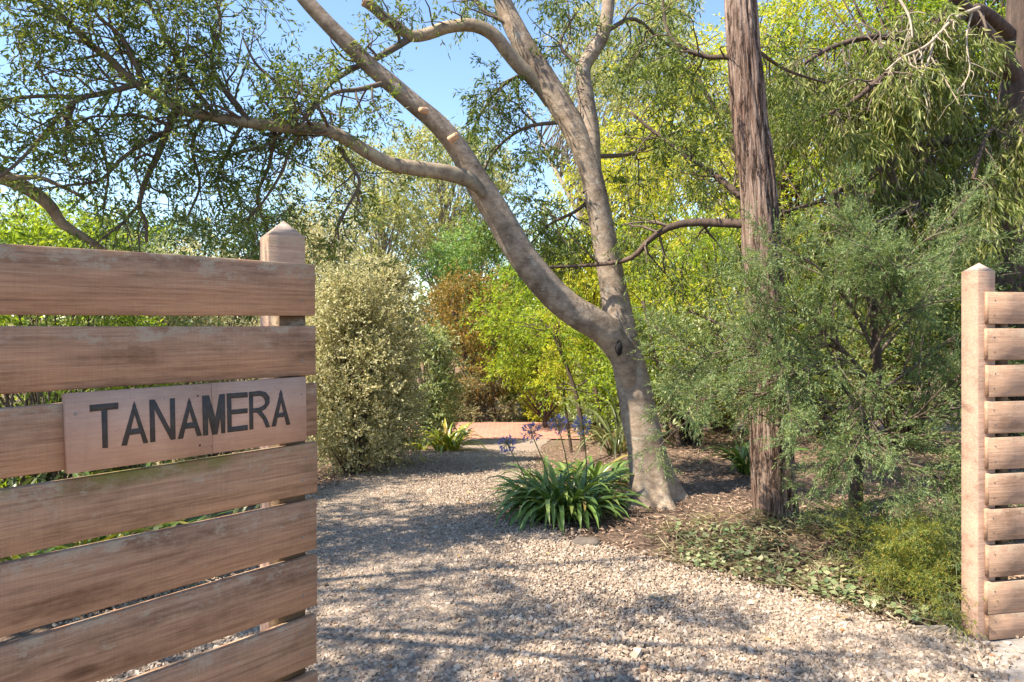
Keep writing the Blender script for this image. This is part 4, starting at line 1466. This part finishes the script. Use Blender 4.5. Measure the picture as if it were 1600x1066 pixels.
# ------------------------------------------------------------------ left tree off the frame edge, a bough reaches in above the gate
rl = np.random.default_rng(99)
LB = np.array((-6.2, 2.6, gz(-6.2, 2.6)))
lt = thing('spreading_tree', 'spreading tree whose bare bough comes in over the far planks of the gate', 'tree', tuple(LB))
p = smooth_path(np.array([LB - (0, 0, .1), LB + (.1, .1, 1.2), LB + (.3, .2, 2.4), LB + (.5, .1, 3.6), LB + (.9, 0, 5.0)]), 40)
part_tube('trunk', p, np.linspace(.2, .09, 40), 20, M['limb_bark'], lt, lump(.12, 1.2, 12), LB)
bo = [limb([(-330, 130), (-180, 215), (-60, 262), (0, 276), (37, 292), (75, 319), (97, 349), (131, 371), (165, 393)], 4.0, 4.6, 34, 9, 40),
      limb([(10, 278), (40, 277), (67, 279), (97, 292), (127, 306)], 4.2, 4.3, 9, 5, 14)]
bo[0][0][0] = LB + (.3, .2, 2.5)
part_tube('bough', bo[0][0], bo[0][1], 12, M['limb_bark'], lt, lump(.12, 1.2, 14), LB)
part_tube('bough', bo[1][0], bo[1][1], 8, M['limb_bark'], lt, None, LB)
bl = []
for (a, b_, c) in ((1.6, 1.0, 3.9), (2.6, .2, 4.3), (2.2, 2.4, 4.4), (3.5, 1.9, 4.6), (3.0, -.9, 4.0), (1.4, 3.2, 4.2), (3.9, .6, 5.2), (0.4, 2.2, 5.2), (2.9, 3.2, 5.2), (3.6, -1.6, 4.4), (4.6, -.8, 4.9), (2.4, -2.2, 4.6), (5.4, -1.4, 5.0), (4.2, -2.4, 4.4)):
    e = LB + (a, b_, c)
    s0 = p[int(rl.integers(20, 36))]
    bl.append((smooth_path([s0, (s0 + e) / 2 + (0, 0, .25), e], 20), np.linspace(.04, .010, 20)))
obj('branches', tubes_mesh('branches', [(a - LB, b) for a, b in bl], 8), M['limb_bark'], lt)
t1 = branchlets(rl, bl, 170, .75, .45, .25, 0, .25, .05)
t2 = branchlets(rl, t1, 620, .35, .5, .25, 0.02, .2, .05, rmin=.0025)
obj('twigs', tubes_mesh('twigs', [(a - LB, b) for a, b in t1 + t2], 4), M['twig'], lt)
bb, dd = sprigs_from(rl, t2, 6, .2)
obj('crown', leafmesh('crown', leaves(rl, bb - LB, dd, 8, .2, .07, .02, .8, .15)), M['l_wattle'], lt)

# ------------------------------------------------------------------ ground cover, litter, stones
rq = np.random.default_rng(303)


def scatter(n, x0, x1, y0, y1, test):
    x, y = rq.uniform(x0, x1, n), rq.uniform(y0, y1, n)
    k = test(x, y)
    return x[k], y[k]


def flat_leaves(x, y, lift, ll, lw, tilt, fold=.1):
    n = len(x)
    b = np.stack((x, y, g(x, y) + lift), -1)
    a = rq.uniform(0, 6.283, n)
    d = np.stack((np.cos(a), np.sin(a), rq.normal(0, tilt, n)), -1)
    return leaves(rq, b, nrm(d), 1, .001, ll, lw, .05, 0, fold, .08, .12, 2.2)


x, y = scatter(60000, 0.1, 7, 3.6, 13, lambda x, y: (x > er(y) + .03) & (rq.uniform(0, 1, len(x)) < np.where(y < 8, 1, .4)))
p1 = flat_leaves(x, y, rq.uniform(-.005, .012, len(x)), .055, .010, .16)
x, y = scatter(20000, -5, -1.3, 3.6, 13, lambda x, y: x < el(y) - .03)
p2 = flat_leaves(x, y, rq.uniform(-.005, .012, len(x)), .055, .011, .16)
tag(obj('mulch', leafmesh('mulch', p1, p2), M['l_litter']), 'shredded bark and dry leaf litter over the beds', None, kind='stuff')
ivy = lambda x, y: (x > er(y) + .12) & (np.sin(x * 5 + y * 3) + np.sin(y * 7 - x * 4) * .6 + rq.normal(0, .6, len(x)) > -.1)
x, y = scatter(3000, 1.1, 2.6, 3.5, 5.0, ivy)
p1 = flat_leaves(x, y, rq.uniform(.01, .06, len(x)), .042, .038, .35, .06)
tag(obj('ground_ivy', leafmesh('ground_ivy', p1), M['l_ivy']), 'low round leaved ground cover on the bank beside the fence post', None, kind='stuff')
x, y = scatter(2600, 1.0, 2.7, 3.45, 5.2, lambda x, y: x > er(y) + .02)
tag(obj('dry_grass', leafmesh('dry_grass', flat_leaves(x, y, rq.uniform(.005, .05, len(x)), .15, .006, .25)), M['l_dry']), 'pale dry grass strands and twigs tangled in the ground cover', None, kind='stuff')
x, y = scatter(90, -1.9, 2.0, 2.9, 9, lambda x, y: (x > el(y)) & (x < er(y)))
tag(obj('fallen_leaves', leafmesh('fallen_leaves', flat_leaves(x, y, .022, .05, .02, .2)), M['l_fallen']), 'scattered orange brown fallen leaves on the gravel', None, kind='stuff')
for k, (px, py, s, lb) in enumerate(((918, 850, .075, 'flat dark edging stone at the foot of the strap leaf clump'),)):
    b = G(px, py)
    mb = MB()
    V, Fc = [], []
    for i in range(7):
        ph = math.pi * i / 6
        for j in range(12):
            th = 2 * math.pi * j / 12
            q = np.array((math.sin(ph) * math.cos(th), math.sin(ph) * math.sin(th), math.cos(ph)))
            q = q * (1 + .35 * mnoise.noise(tuple(q * 1.7 + k * 5)))
            V.append(q * np.array((s * 1.5, s, s * .45)))
    for i in range(6):
        for j in range(12):
            Fc.append((i * 12 + j, i * 12 + 12 + j, i * 12 + 12 + (j + 1) % 12, i * 12 + (j + 1) % 12))
    mb.add(V, Fc)
    tag(obj('edging_stone', mb.mesh('edging_stone'), M['rock'], None, tuple(b + (0, 0, .01))), lb, 'stone')

# far wood closing the view
rf = np.random.default_rng(404)
C = []
for _ in range(420):
    a = rf.uniform(-1.1, 1.1)
    D = rf.uniform(34, 46)
    top = 4.2 + 1.6 * math.sin(a * 7) + (5 if a > .28 else 0) + (1.0 if a < -.35 else 0)
    C.append((D * math.tan(a * .9), D, rf.uniform(-1, max(top, 1))))
C = np.array(C)
b, d = clump_sprigs(rf, C, np.full(len(C), 1.7), 24)
wd = obj('distant_wood', leafmesh('distant_wood', leaves(rf, b, d, 6, .8, .38, .17, .8, .15)), M['l_gum'])
tag(wd, 'far hazy wood closing the view behind the garden trees', None, kind='stuff')
